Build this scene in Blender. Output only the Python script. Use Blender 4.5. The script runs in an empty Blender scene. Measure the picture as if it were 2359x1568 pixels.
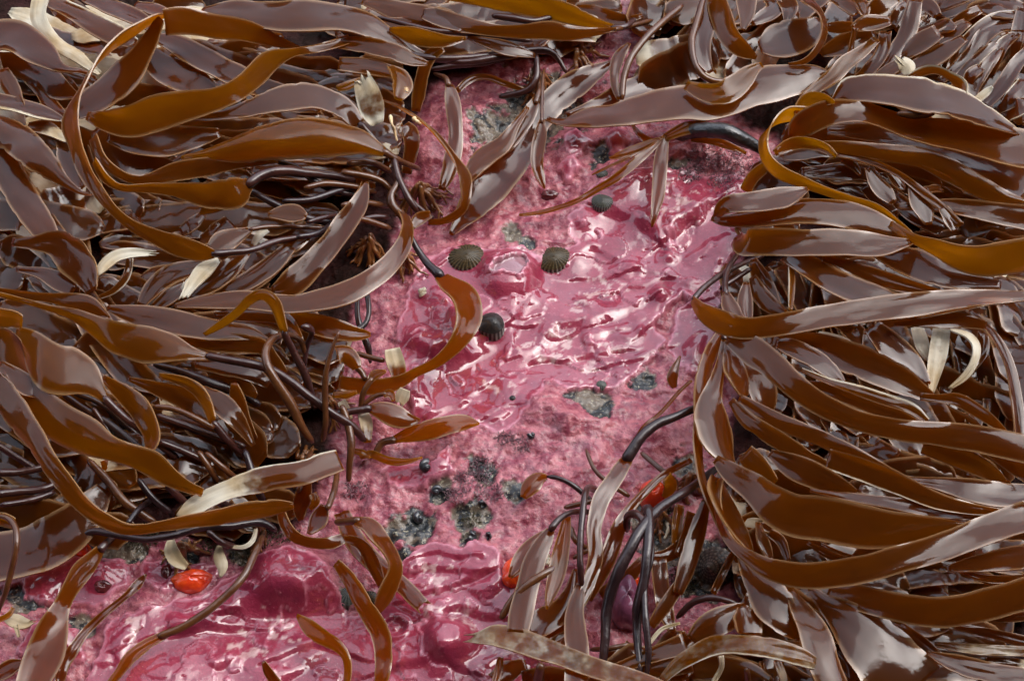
import bpy, math, random
import numpy as np
from mathutils import Vector
R = math.radians
random.seed(7); rng = np.random.default_rng(7)
scene = bpy.context.scene
C = scene.collection

# ------------------------------------------------------------------ camera
PITCH, DIST, HFOV = R(55), 1.96, R(34)
cam_d = bpy.data.cameras.new('camera'); cam = bpy.data.objects.new('camera', cam_d); C.objects.link(cam)
cam_d.angle = HFOV; cam_d.clip_start = .05; cam_d.clip_end = 200
CAM = np.array([0, -DIST*math.cos(PITCH), DIST*math.sin(PITCH)])
cam.location = CAM; cam.rotation_euler = (math.pi/2-PITCH, 0, 0)
scene.camera = cam
# ------------------------------------------------------------------ sky, sun, exposure
SUN_EL, SUN_AZ = R(58), R(78)          # veiled sun, high to the right
world = bpy.data.worlds.new('World'); scene.world = world; world.use_nodes = True
wn, wl = world.node_tree.nodes, world.node_tree.links
wn.clear()
sky = wn.new('ShaderNodeTexSky'); sky.sky_type = 'NISHITA'; sky.sun_disc = False
sky.sun_elevation = SUN_EL; sky.sun_rotation = SUN_AZ
sky.air_density = 1; sky.dust_density = 2; sky.ozone_density = 1
hs = wn.new('ShaderNodeHueSaturation'); hs.inputs['Saturation'].default_value = .42
bg = wn.new('ShaderNodeBackground'); bg.inputs['Strength'].default_value = .15
wo = wn.new('ShaderNodeOutputWorld')
wl.new(sky.outputs[0], hs.inputs['Color']); wl.new(hs.outputs[0], bg.inputs[0]); wl.new(bg.outputs[0], wo.inputs[0])
sd = bpy.data.lights.new('sun', 'SUN'); sd.energy = .5; sd.angle = R(60); sd.color = (1, .97, .93)
sun = bpy.data.objects.new('sun', sd); C.objects.link(sun)
sun_dir = Vector((math.sin(SUN_AZ)*math.cos(SUN_EL), math.cos(SUN_AZ)*math.cos(SUN_EL), math.sin(SUN_EL)))
sun.rotation_euler = (-sun_dir).to_track_quat('-Z', 'Y').to_euler()
sun.location = sun_dir*5
vs = scene.view_settings; vs.view_transform = 'Standard'; vs.look = 'None'; vs.gamma = 1; vs.exposure = 1.75
scene.cycles.use_denoising = True
scene.cycles.max_bounces = 6; scene.cycles.transparent_max_bounces = 6
scene.cycles.sample_clamp_indirect = 6

# ------------------------------------------------------------------ helpers: a spot of the rock seen in the photograph -> metres
FW = np.array([0, math.cos(PITCH), -math.sin(PITCH)]); UPV = np.array([0, math.sin(PITCH), math.cos(PITCH)])
PW, PH = 2358., 1568.
TH = math.tan(HFOV/2)
def at(x, y, z):
    x, y, z = map(np.asarray, (x, y, z))
    u = (x-PW/2)/(PW/2)*TH; v = -(y-PH/2)/(PW/2)*TH
    d = FW + u[..., None]*np.array([1., 0, 0]) + v[..., None]*UPV
    return CAM + d*((z-CAM[2])/d[..., 2])[..., None]
def to_px(P):
    q = P-CAM; dep = q@FW
    return (q[..., 0]/dep/TH*PW/2+PW/2, -(q@UPV)/dep/TH*PW/2+PH/2)
PXM = 2*TH/PW                          # metres per photo unit at 1 m

def hash2(ix, iy, s):
    n = (ix.astype(np.int64)*374761393 + iy.astype(np.int64)*668265263 + s*1274126177) & 0x7fffffff
    n = ((n ^ (n >> 13))*1274126177) & 0x7fffffff
    return ((n ^ (n >> 16)) & 0xffff)/65535.*2*np.pi
def perlin(x, y, s=0):
    ix, iy = np.floor(x), np.floor(y); fx, fy = x-ix, y-iy
    ux, uy = fx*fx*fx*(fx*(fx*6-15)+10), fy*fy*fy*(fy*(fy*6-15)+10)
    def g(a, b):
        t = hash2(ix+a, iy+b, s); return np.cos(t)*(fx-a)+np.sin(t)*(fy-b)
    return ((g(0,0)*(1-ux)+g(1,0)*ux)*(1-uy)+(g(0,1)*(1-ux)+g(1,1)*ux)*uy)*1.5
def fbm(x, y, o=4, s=0, gain=.5):
    r = 0; a = 1.
    for k in range(o): r = r+a*perlin(x*2**k+17.3*k, y*2**k-9.1*k, s+k); a *= gain
    return r
def sstep(a, b, x): t = np.clip((x-a)/(b-a), 0, 1); return t*t*(3-2*t)

# ------------------------------------------------------------------ materials
def mat(name):
    m = bpy.data.materials.new(name); m.use_nodes = True
    nt = m.node_tree; nt.nodes.clear()
    out = nt.nodes.new('ShaderNodeOutputMaterial')
    class N: pass
    n = N(); n.m = m; n.nt = nt; n.out = out
    def new(t, **kw):
        k = nt.nodes.new('ShaderNode'+t)
        for a, b in kw.items(): setattr(k, a, b)
        return k
    def link(a, b): nt.links.new(a, b)
    def val(sock, v):
        if hasattr(v, 'is_output'): link(v, sock)
        else: sock.default_value = v
    def mix(f, a, b):
        k = new('Mix', data_type='RGBA'); val(k.inputs[0], f)
        val(k.inputs[6], a if hasattr(a, 'is_output') else (*a, 1)); val(k.inputs[7], b if hasattr(b, 'is_output') else (*b, 1)); return k.outputs[2]
    def ramp(f, a, b, lo=0., hi=1.):
        k = new('MapRange', interpolation_type='SMOOTHSTEP'); val(k.inputs[0], f)
        for i, v in zip((1, 2, 3, 4), (a, b, lo, hi)): k.inputs[i].default_value = v
        return k.outputs[0]
    def math_(op, a, b=0.):
        k = new('Math', operation=op); val(k.inputs[0], a); val(k.inputs[1], b); return k.outputs[0]
    def noise(vec, sc, det=3, rough=.55, dist=0.):
        k = new('TexNoise'); link(vec, k.inputs['Vector']); k.inputs['Scale'].default_value = sc
        k.inputs['Detail'].default_value = det; k.inputs['Roughness'].default_value = rough; k.inputs['Distortion'].default_value = dist
        return k.outputs[0]
    def bump(h, st, d, nrm=None):
        k = new('Bump'); k.inputs['Strength'].default_value = st; k.inputs['Distance'].default_value = d; link(h, k.inputs['Height'])
        if nrm: link(nrm, k.inputs['Normal'])
        return k.outputs[0]
    n.new, n.link, n.val, n.mix, n.ramp, n.math, n.noise, n.bump = new, link, val, mix, ramp, math_, noise, bump
    return n

def kelp_material():
    n = mat('kelp_blade')
    a = n.new('Attribute', attribute_name='kelp'); sep = n.new('SeparateColor'); n.link(a.outputs['Color'], sep.inputs[0])
    bleach, edge, hue = sep.outputs; wet = a.outputs['Alpha']
    pos = n.new('NewGeometry').outputs['Position']
    uv = n.new('UVMap').outputs[0]
    n1 = n.noise(pos, 22, 4); n2 = n.noise(pos, 90, 4, .6)
    col = n.mix(hue, (.050, .0125, .0006), (.098, .037, .0014))
    col = n.mix(n.ramp(n1, .35, .75, 0, .55), col, (.024, .0075, .0012))
    col = n.mix(n.ramp(n2, .62, .8, 0, .35), col, (.075, .030, .005))
    col = n.mix(n.math('MULTIPLY', edge, .85), col, (.38, .22, .10))  # paler tan painted on blade edges for the light they catch
    bm = n.math('ADD', bleach, n.math('MULTIPLY', n.math('SUBTRACT', n2, .5), 1.15))
    bl = n.math('MULTIPLY', n.ramp(bm, .12, .85), n.ramp(bleach, .02, .25))
    cream = n.mix(n.ramp(n1, .3, .7), (.50, .36, .19), (.72, .66, .52))
    col = n.mix(bl, col, cream)
    sv = n.new('Attribute', attribute_name='strap').outputs['Vector']
    mp = n.new('Mapping'); n.link(sv, mp.inputs['Vector']); mp.inputs['Scale'].default_value = (9, 190, 1)
    streak = n.noise(mp.outputs[0], 1, 4, .6)
    col = n.mix(n.math('MULTIPLY', n.ramp(streak, .42, .72), .25), col, (.016, .004, .001))
    n5 = n.noise(pos, 420, 2, .5); n6 = n.noise(pos, 9, 2)
    speck = n.math('MULTIPLY', n.ramp(n5, .70, .76), n.ramp(n6, .5, .66, 0, .55))
    col = n.mix(speck, col, (.34, .28, .17))
    # small waves in the wet film; the leathery skin below has finer grain
    sk = n.bump(n.noise(pos, 260, 3), .12, .002)
    film = n.math('ADD', n.noise(pos, 20, 2, .5, .3), n.math('MULTIPLY', n.noise(pos, 150, 4, .65), .11))
    film = n.math('ADD', film, n.math('MULTIPLY', streak, .07))
    cn = n.bump(film, .10, .012)
    p = n.new('BsdfPrincipled')
    n.link(col, p.inputs['Base Color'])
    n.val(p.inputs['Roughness'], n.ramp(bl, 0, 1, .34, .7)); p.inputs['Specular IOR Level'].default_value = .12
    n.link(sk, p.inputs['Normal'])
    n.val(p.inputs['Coat Weight'], n.math('MULTIPLY', wet, n.ramp(bl, 0, 1, 1, .25)))
    p.inputs['Coat Roughness'].default_value = .018; p.inputs['Coat IOR'].default_value = 1.62
    n.link(cn, p.inputs['Coat Normal'])
    tr = n.new('BsdfTranslucent')
    n.link(n.mix(bl, n.mix(hue, (.85, .33, .015), (.98, .60, .035)), (.7, .66, .5)), tr.inputs[0])
    ms = n.new('MixShader')
    n.link(n.math('MULTIPLY', n.ramp(hue, 0, 1, .46, .68), n.math('MULTIPLY', n.ramp(bl, 0, 1, 1, .35), n.ramp(edge, 0, 1, 1, .35))), ms.inputs[0])
    n.link(p.outputs[0], ms.inputs[1]); n.link(tr.outputs[0], ms.inputs[2])
    n.link(ms.outputs[0], n.out.inputs[0])
    return n.m
M = {}
M['kelp'] = kelp_material()

def simple(name, c1, c2, sc=60, rough=.35, coat=.8, coat_r=.06, bump=.25, bd=.004, spec=.4, bsc=None):
    n = mat(name); pos = n.new('NewGeometry').outputs['Position']
    nz = n.noise(pos, sc, 4, .6); p = n.new('BsdfPrincipled')
    n.link(n.mix(n.ramp(nz, .3, .7), c1, c2), p.inputs['Base Color'])
    p.inputs['Roughness'].default_value = rough; p.inputs['Specular IOR Level'].default_value = spec
    p.inputs['Coat Weight'].default_value = coat; p.inputs['Coat Roughness'].default_value = coat_r
    b = n.bump(n.noise(pos, bsc or sc*3, 3), bump, bd)
    n.link(b, p.inputs['Normal'])
    n.link(n.bump(n.noise(pos, (bsc or sc*3)*.6, 2), bump*.5, bd), p.inputs['Coat Normal'])
    n.link(p.outputs[0], n.out.inputs[0]); return n.m
M['stipe'] = simple('kelp_stipe', (.030, .008, .007), (.055, .016, .010), 40, .35, .55, .1)
M['stipe_brown'] = simple('kelp_stipe_brown', (.075, .022, .006), (.115, .038, .009), 40, .35, .55, .1)
M['stipe_dark'] = simple('kelp_stipe_dark', (.014, .006, .007), (.030, .012, .012), 40, .35, .45, .12)
M['stipe_black'] = simple('weathered_black_stipe', (.012, .012, .013), (.035, .034, .034), 50, .4, .8, .12, .8, .006, bsc=90)
M['holdfast'] = simple('holdfast_rootlet', (.16, .055, .012), (.28, .11, .03), 60, .35, .8, .08)
M['anemone_red'] = simple('anemone_flesh', (.72, .035, .008), (.90, .09, .012), 60, .25, 1., .04, .2)
M['anemone_dark'] = simple('dark_anemone_flesh', (.06, .008, .010), (.12, .015, .016), 60, .25, 1., .04, .2)
M['anemone_mauve'] = simple('mauve_anemone_flesh', (.14, .035, .075), (.20, .06, .11), 70, .3, 1., .05, .25)
M['winkle'] = simple('dark_winkle_shell', (.012, .013, .016), (.03, .032, .038), 60, .3, .9, .08)
M['pale'] = simple('bleached_scrap', (.55, .47, .30), (.70, .66, .50), 60, .6, .3, .2)
M['worm'] = simple('bleached_frond_tip', (.75, .48, .22), (.85, .72, .45), 60, .5, .4, .2)
M['turf'] = simple('mauve_coralline_turf', (.20, .085, .11), (.34, .20, .22), 80, .5, .5, .15)
M['turf_dark'] = simple('olive_turf', (.05, .04, .012), (.12, .10, .05), 80, .5, .5, .15)
M['sky_blocker'] = simple('sky_blocker_rock', (.012, .012, .011), (.04, .038, .034), 2.2, .8, 0, .3, .8, .1, spec=.1)  # dark rock of the added, unseen sky-blocking walls

# ------------------------------------------------------------------ the rock: one sheet, crusted with pink coralline algae
def axis(lo, hi, fine, far):
    a = list(np.arange(lo, hi, fine)); st = fine; v = a[-1]
    while v < far: st *= 1.25; v += st; a.append(v)
    st = fine; v = a[0]; pre = []
    while v > -far: st *= 1.25; v -= st; pre.append(v)
    return np.array(pre[::-1]+a)
GX = axis(-.62, .62, .0019, 9); GY = axis(-.46, .60, .0019, 9)
X, Y = np.meshgrid(GX, GY)
P0 = np.stack([X, Y, np.zeros_like(X)], -1)
front = Y > CAM[1]+.35
DX, DY = to_px(np.where(front[..., None], P0, np.array([0, 0, 0.])))
DX = np.where(front, DX, -9e3); DY = np.where(front, DY, 9e3)
def poly_dist(poly):                   # signed distance (photo units, inside > 0), edge roughened
    q = np.array(poly, float); m = (DX > q[:, 0].min()-200) & (DX < q[:, 0].max()+200) & (DY > q[:, 1].min()-200) & (DY < q[:, 1].max()+200)
    px, py = DX[m], DY[m]
    px = px+9*fbm(X[m]*38, Y[m]*38, 3, 3)+3*perlin(X[m]*150, Y[m]*150, 5); py = py+9*fbm(X[m]*38+50, Y[m]*38, 3, 4)+3*perlin(X[m]*150, Y[m]*150, 6)
    d = np.full(px.shape, 1e9); ins = np.zeros(px.shape, bool)
    for (x1, y1), (x2, y2) in zip(q, np.roll(q, -1, 0)):
        ex, ey = x2-x1, y2-y1; t = np.clip(((px-x1)*ex+(py-y1)*ey)/(ex*ex+ey*ey+1e-9), 0, 1)
        d = np.minimum(d, np.hypot(px-x1-t*ex, py-y1-t*ey))
        c = ((y1 > py) != (y2 > py)) & (px < (x2-x1)*(py-y1)/(y2-y1+1e-9)+x1); ins ^= c
    out = np.full(DX.shape, -200.); out[m] = np.where(ins, d, -d); return out
CRUST = [
 # the broad middle sheet
 [(929,700),(914,770),(910,815),(930,890),(946,965),(985,990),(1019,1012),(1053,1008),(1096,986),(1149,1003),(1183,980),(1229,950),(1233,923),(1253,890),(1273,878),(1299,893),(1319,903),(1353,891),(1386,896),(1426,883),(1469,846),(1496,823),(1513,806),(1533,776),(1513,723),(1553,690),(1572,673),(1640,690),(1700,560),(1720,400),(1600,398),(1560,388),(1500,392),(1413,398),(1365,435),(1330,470),(1305,500),(1310,530),(1325,550),(1290,555),(1250,582),(1180,570),(1110,575),(1030,570),(985,600),(955,640)],
 # lower left sheet
 [(150,1640),(225,1520),(240,1478),(247,1438),(283,1418),(333,1412),(400,1392),(467,1365),(533,1322),(567,1298),(617,1275),(667,1258),(717,1275),(763,1312),(772,1350),(800,1410),(860,1400),(890,1330),(933,1285),(953,1262),(993,1245),(1033,1255),(1060,1268),(1096,1248),(1136,1265),(1151,1292),(1153,1332),(1193,1352),(1230,1412),(1260,1640)],
 # right strip beside the hanging kelp
 [(1535,790),(1560,700),(1640,660),(1700,760),(1690,860),(1600,850),(1560,830)],
 # small crusts
 [(985,1075),(1040,1030),(1040,1100),(975,1130),(900,1110),(860,1080),(900,1060)],
 [(1290,330),(1330,300),(1360,335),(1345,370),(1300,365)],[(1385,325),(1420,300),(1450,325),(1440,360),(1400,362)],
 [(1285,385),(1320,365),(1340,395),(1310,420)],[(60,1330),(180,1290),(290,1290),(300,1350),(240,1400),(120,1400),(50,1380)],
 [(330,1290),(420,1300),(520,1300),(480,1350),(380,1370),(320,1340)],[(80,1440),(180,1450),(200,1520),(120,1560),(40,1510)],
]
crust = np.full(DX.shape, -200.)
for q in CRUST: crust = np.maximum(crust, poly_dist(q))
smooth = sstep(-2, 5, crust)
rim = np.exp(-((crust-3)/4.5)**2)
# heights in metres
wx = X+.012*fbm(X*14, Y*14, 2, 11); wy = Y+.012*fbm(X*14+9, Y*14, 2, 12)
ang = R(32); rx = wx*math.cos(ang)+wy*math.sin(ang); ry = -wx*math.sin(ang)+wy*math.cos(ang)
big = .016*fbm(X*2.6, Y*2.6, 3, 20)
folds = .0080*perlin(rx*11, ry*19, 31)+.0028*perlin(rx*22, ry*36, 32)+.0009*np.abs(perlin(rx*48, ry*60, 33))
knob = .009*np.clip(perlin(wx*26, wy*26, 41)-.24, 0, 1)**.8+.003*np.clip(perlin(wx*52, wy*52, 43)-.42, 0, 1)
calm = np.exp(-(np.hypot(DX-1172, (DY-640)*1.1)/95)**4)
hs_ = (folds+knob)*(1-.85*calm)
def blur(a, k):
    for _ in range(2):
        for ax in (0, 1):
            c = np.cumsum(np.pad(a, [(k+1, k) if i == ax else (0, 0) for i in (0, 1)], 'edge'), ax)
            n = a.shape[ax]; s1 = [slice(None)]*2; s2 = [slice(None)]*2; s1[ax] = slice(2*k+1, 2*k+1+n); s2[ax] = slice(0, n)
            a = (c[tuple(s1)]-c[tuple(s2)])/(2*k+1)
    return a
film = blur(hs_, 20)-.0002
d = hs_-film; hs_ = film+np.where(d > 0, d, d*.06)        # water lies in the hollows
rough = .0065*fbm(X*15, Y*15, 3, 51)+.0022*fbm(X*48, Y*48, 3, 55, .55)-.0030*np.abs(perlin(X*45+.3*perlin(X*90, Y*90, 2), Y*60, 58))+.0011*fbm(X*110, Y*110, 2, 59, .6)
def step(pts, w, h):                   # a fold: the rock climbs h metres crossing this line away from the viewer
    q = np.array(pts, float); m = (DX > q[:, 0].min()-160) & (DX < q[:, 0].max()+160) & (DY > q[:, 1].min()-160) & (DY < q[:, 1].max()+160)
    px = DX[m]+8*perlin(X[m]*30, Y[m]*30, 61); py = DY[m]+8*perlin(X[m]*30+5, Y[m]*30, 62); best = np.full(px.shape, 1e9); sg = np.zeros(px.shape)
    for (x1, y1), (x2, y2) in zip(q[:-1], q[1:]):
        ex, ey = x2-x1, y2-y1; t = np.clip(((px-x1)*ex+(py-y1)*ey)/(ex*ex+ey*ey), 0, 1); d = np.hypot(px-x1-t*ex, py-y1-t*ey)
        u = d < best; best[u] = d[u]; sg[u] = np.sign(ex*(py-y1)-ey*(px-x1))[u]*-1
    L = np.hypot(*(q[-1]-q[0])); mid = (q[0]+q[-1])/2; fall = np.exp(-(np.hypot(px-mid[0], py-mid[1])/(L*.62+40))**4)
    out = np.zeros_like(DX); out[m] = h*fall*(sstep(-w, w, sg*best)-.5)*np.exp(-(np.maximum(best-w, 0)/70)**2); return out
FOLDS = [([(880,1010),(945,930),(1010,860),(1110,790)],34,.016),([(1190,760),(1210,690),(1240,620)],16,.008),([(1240,745),(1330,742),(1400,728),(1480,690)],13,.006),([(1200,815),(1280,775),(1350,752)],9,.004),([(1300,822),(1360,815),(1420,802)],10,.005),
         ([(1400,835),(1450,822),(1510,800)],9,.005),([(1430,662),(1480,650),(1520,640)],10,.006),([(1350,628),(1400,626),(1440,615)],7,.004),([(985,965),(1060,940),(1100,905)],10,.005),([(1130,960),(1170,935),(1240,925)],8,.004),([(1300,560),(1370,565),(1440,600),(1520,625)],8,.004),
         ([(1390,480),(1460,500),(1510,540)],14,.007),([(1540,540),(1590,500),(1640,470)],12,.006),([(1040,600),(1100,575),(1190,575)],7,.003),([(930,800),(1000,830),(1060,800)],14,.006),([(1500,740),(1545,700),(1600,690)],8,.005),
         ([(560,1400),(680,1380),(780,1390)],26,.012),([(900,1330),(980,1310),(1090,1320)],10,.005),([(960,1370),(1040,1350),(1110,1330)],9,.005),([(380,1470),(470,1440),(560,1440)],14,.006),([(980,1420),(1060,1400),(1140,1420)],10,.006),([(890,1540),(1000,1520),(1080,1550)],12,.006),([(640,1510),(720,1480),(800,1500)],12,.005),([(960,1290),(1010,1275),(1070,1285)],7,.003)]
fold = sum(step(*f) for f in FOLDS)
lipn = .35+.65*sstep(-.2, .35, fbm(X*9, Y*9, 2, 65))
Z = big+fold+smooth*(hs_+.0016*lipn+.0016*rim*lipn)+(1-smooth)*(rough-.001)
BUMPS = [(1172,640,80,.018),(1310,335,46,.010),(1418,335,40,.013),(1315,388,30,.008),(1520,665,26,.010),(968,795,36,.008),(1475,752,16,.005),(665,1320,105,.024),(760,1330,50,.010),
         (1035,1470,70,.022),(1012,1520,50,.010),(908,1440,40,-.008),(1330,580,40,.006),(1540,580,24,.009),(1470,500,30,.007),(1350,500,42,.008),(1600,480,40,.008),(1250,955,60,.010),
         (1310,985,46,.009),(240,1330,70,.010),(330,1390,50,.008),(130,1470,60,.010),(1170,410,50,.008),(1100,450,46,.010),(1020,480,50,.014),(1080,300,80,.016),(1500,1000,60,.010),(1560,1150,60,.012),(990,350,50,.012)]
for bx, by, br, bh in BUMPS:
    q = np.hypot(DX-bx, (DY-by)*1.18)/br; Z += bh*np.exp(-(q*1.25)**4 if bh > .015 else -(q*1.3)**2)
# broken crown of the big wart: a sunken facet with a raised pale lip
wart = [(1125,645),(1140,618),(1172,607),(1198,594),(1214,612),(1206,640),(1190,655),(1150,650)]
wd = poly_dist(wart); facet = sstep(-1, 3, wd); lip = np.exp(-((wd+1)/3.0)**2)
Z += -.0055*facet+.0038*lip; rim = np.maximum(rim*smooth, lip*1.2)
ring = np.hypot(DX-908, (DY-1440)*1.2); Z += .004*np.exp(-((ring-32)/7)**2)+.005*np.exp(-(ring/9)**2)
# plates lapping over each other inside the sheets
cell = fbm(X*17+3, Y*17, 3, 71); sh = cell-.22
plate = sstep(0, .03, sh)*smooth*sstep(8, 30, crust); prim = np.exp(-((sh-.03)/.022)**2)*smooth*sstep(8, 30, crust)
Z += .0022*plate+.0010*prim
rim = np.clip(np.maximum(rim, prim*.8), 0, 1)
def spot(lst):
    r = np.zeros_like(DX)
    for a, b, c in lst:
        q = np.hypot(DX-a, (DY-b)*1.1)/c; r = np.maximum(r, np.exp(-q**2))
    return r
bare = spot([(1375,925,52),(1330,905,30),(1480,865,34),(960,1205,55),(900,1225,30),(1085,1190,48),(1015,1130,34),(1085,1235,26),(930,1265,26),(300,1265,50),(50,1380,46),(90,1385,36),(250,1270,40),(195,1440,40),(430,1280,44),(560,1270,40),(985,650,30),(1180,530,30),(1210,550,22),(1590,1060,40),(1530,1270,70),(1500,1190,60),(1640,1290,70),(1600,1340,60),(800,1365,40),(1240,250,110),(1150,300,80),(1380,360,30),(1190,1130,40),(1110,1090,40),(1560,390,26)])
bare = sstep(.42, .56, bare*(1-.75*smooth)+.34*fbm(X*45, Y*45, 4, 81, .6))
HEAP_SHADE = [[(-300,-300),(1440,-300),(1420,80),(1330,130),(1150,150),(1000,200),(950,330),(935,460),(900,600),(830,680),(800,800),(770,900),(770,1080),(700,1200),(600,1255),(330,1255),(180,1270),(-300,1290)],
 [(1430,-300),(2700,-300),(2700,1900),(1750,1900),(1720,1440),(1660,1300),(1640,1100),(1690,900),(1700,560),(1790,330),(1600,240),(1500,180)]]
under = np.maximum(poly_dist(HEAP_SHADE[0]), poly_dist(HEAP_SHADE[1])); under = sstep(-10, 25, under)  # mask for shade painted on the rock inside the heap outlines
bloom = spot([(1290,780,60),(1345,830,46),(1400,780,40),(1240,800,50),(1330,700,40),(1160,885,22),(1185,905,18),(1595,760,34),(1600,830,30),(990,1400,40),(1070,1420,50),(330,1460,60),(1380,640,60),(560,1490,60),(640,1440,60),(1560,480,60),(1180,1480,60),(1000,1330,50)])
bloom = sstep(.46, .64, bloom*.56+.42*fbm(X*70, Y*70, 4, 91, .62))
scar = sstep(-1, 4, poly_dist([(1112,872),(1122,868),(1128,885),(1148,897),(1152,912),(1140,915),(1130,898),(1118,890)]))
bloom = np.maximum(bloom*smooth, scar)
Z += bare*(-.0030+.0034*fbm(X*55, Y*55, 3, 83, .6))+smooth*(1-bare)*(.00022*fbm(X*75, Y*75, 3, 84)-.0014*sstep(.62, .7, perlin(X*60, Y*60, 86)))
def ground_z(x, y):
    i = np.clip(np.searchsorted(GX, x)-1, 0, len(GX)-2); j = np.clip(np.searchsorted(GY, y)-1, 0, len(GY)-2)
    tx = (x-GX[i])/(GX[i+1]-GX[i]); ty = (y-GY[j])/(GY[j+1]-GY[j])
    return (Z[j, i]*(1-tx)+Z[j, i+1]*tx)*(1-ty)+(Z[j+1, i]*(1-tx)+Z[j+1, i+1]*tx)*ty

def rock_material():
    n = mat('coralline_rock')
    a = n.new('Attribute', attribute_name='rock'); sep = n.new('SeparateColor'); n.link(a.outputs['Color'], sep.inputs[0])
    sm, rm, br = sep.outputs; bl = a.outputs['Alpha']
    b2 = n.new('Attribute', attribute_name='facet').outputs['Fac']
    pos = n.new('NewGeometry').outputs['Position']
    n1 = n.noise(pos, 16, 4); n2 = n.noise(pos, 75, 4, .6); n3 = n.noise(pos, 300, 3, .6); n4 = n.noise(pos, 42, 3)
    crust = n.mix(n.ramp(n1, .35, .65), (.25, .014, .042), (.32, .030, .062))
    crust = n.mix(n.ramp(n4, .45, .7, 0, .5), crust, (.17, .010, .040))
    crust = n.mix(n.ramp(n2, .58, .78, 0, .6), crust, (.50, .13, .17))
    spk = n.ramp(n3, .66, .74, 0, .5); crust = n.mix(spk, crust, (.62, .28, .31))
    rg = n.mix(n.ramp(n2, .35, .65), (.24, .035, .062), (.46, .14, .16))
    rg = n.mix(n.ramp(n4, .55, .72, 0, .55), rg, (.24, .10, .125))
    rg = n.mix(n.ramp(n3, .6, .75, 0, .55), rg, (.52, .25, .26))
    rg = n.mix(n.ramp(n3, .40, .28, 0, .6), rg, (.09, .02, .035))
    col = n.mix(sm, rg, crust)
    brk = n.mix(n.ramp(n4, .46, .54), (.014, .016, .017), (.16, .125, .09)); brk = n.mix(n.ramp(n3, .58, .68, 0, .75), brk, (.42, .38, .26))
    col = n.mix(br, col, brk)
    col = n.mix(n.math('MULTIPLY', bl, n.ramp(n2, .3, .6, .45, .95)), col, (.58, .36, .34))
    col = n.mix(n.math('MULTIPLY', rm, .85), col, (.66, .24, .31))
    col = n.mix(n.math('MULTIPLY', b2, .8), col, n.mix(n2, (.20, .09, .11), (.34, .20, .22)))
    gap_shade = n.new('Attribute', attribute_name='under').outputs['Fac']
    col = n.mix(n.math('MULTIPLY', gap_shade, n.ramp(n1, .3, .7, .93, 1)), col, n.mix(n2, (.006, .004, .003), (.020, .009, .005)))  # near-black shade of the gaps painted into the rock colour
    p = n.new('BsdfPrincipled'); n.link(col, p.inputs['Base Color'])
    p.inputs['Roughness'].default_value = .55; n.val(p.inputs['Specular IOR Level'], n.ramp(gap_shade, 0, 1, .3, .05))
    grain = n.math('ADD', n.math('MULTIPLY', n2, .6), n.math('MULTIPLY', n3, .4))
    n.link(n.bump(n.math('MULTIPLY', grain, n.ramp(sm, 0, 1, 1.6, .7)), .55, .004), p.inputs['Normal'])
    n.val(p.inputs['Coat Weight'], n.math('MULTIPLY', n.ramp(sm, 0, 1, .5, 1.), n.ramp(gap_shade, 0, 1, 1, .02))); p.inputs['Coat IOR'].default_value = 1.66
    n.val(p.inputs['Coat Roughness'], n.ramp(sm, 0, 1, .07, .02))
    fine = n.math('MULTIPLY', n.noise(pos, 230, 3, .6), n.ramp(sm, 0, 1, .7, .07))
    n.link(n.bump(fine, .5, .004), p.inputs['Coat Normal'])
    n.link(p.outputs[0], n.out.inputs[0]); return n.m
M['rock'] = rock_material()
def np_mesh(name, V, F, smooth_=True, sharp=None):
    me = bpy.data.meshes.new(name); V = np.ascontiguousarray(V, np.float32); F = np.ascontiguousarray(F, np.int32)
    me.vertices.add(len(V)); me.vertices.foreach_set('co', V.ravel())
    k = F.shape[1]; me.loops.add(F.size); me.loops.foreach_set('vertex_index', F.ravel())
    me.polygons.add(len(F)); me.polygons.foreach_set('loop_start', np.arange(0, F.size, k, dtype=np.int32))
    me.polygons.foreach_set('use_smooth', np.full(len(F), smooth_))
    me.update(calc_edges=True); return me
def grid_faces(nv, nu, close_u=False):
    i = np.arange(nv-1)[:, None]*nu; j = np.arange(nu if close_u else nu-1)[None]; j2 = (j+1) % nu
    return np.stack([i+j, i+j2, i+nu+j2, i+nu+j], -1).reshape(-1, 4)
def link(name, me, m, parent=None, label=None, cat=None, group=None, kind=None):
    o = bpy.data.objects.new(name, me); C.objects.link(o)
    if me is not None and m is not None and not me.materials: me.materials.append(m)
    if parent is not None: o.parent = parent
    for k, v in (('label', label), ('category', cat), ('group', group), ('kind', kind)):
        if v: o[k] = v
    return o
gm = np_mesh('rock_bed', np.stack([X, Y, Z], -1).reshape(-1, 3), grid_faces(len(GY), len(GX)))
ca = gm.attributes.new('rock', 'FLOAT_COLOR', 'POINT')
ca.data.foreach_set('color', np.stack([smooth, rim, bare, bloom], -1).astype(np.float32).ravel())
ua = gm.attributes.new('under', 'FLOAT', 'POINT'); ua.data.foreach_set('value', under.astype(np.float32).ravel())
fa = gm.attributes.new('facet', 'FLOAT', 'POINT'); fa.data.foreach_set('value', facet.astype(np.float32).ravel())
link('rock_ground', gm, M['rock'], kind='structure', label='wet rock bed crusted with glossy pink coralline algae')

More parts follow.
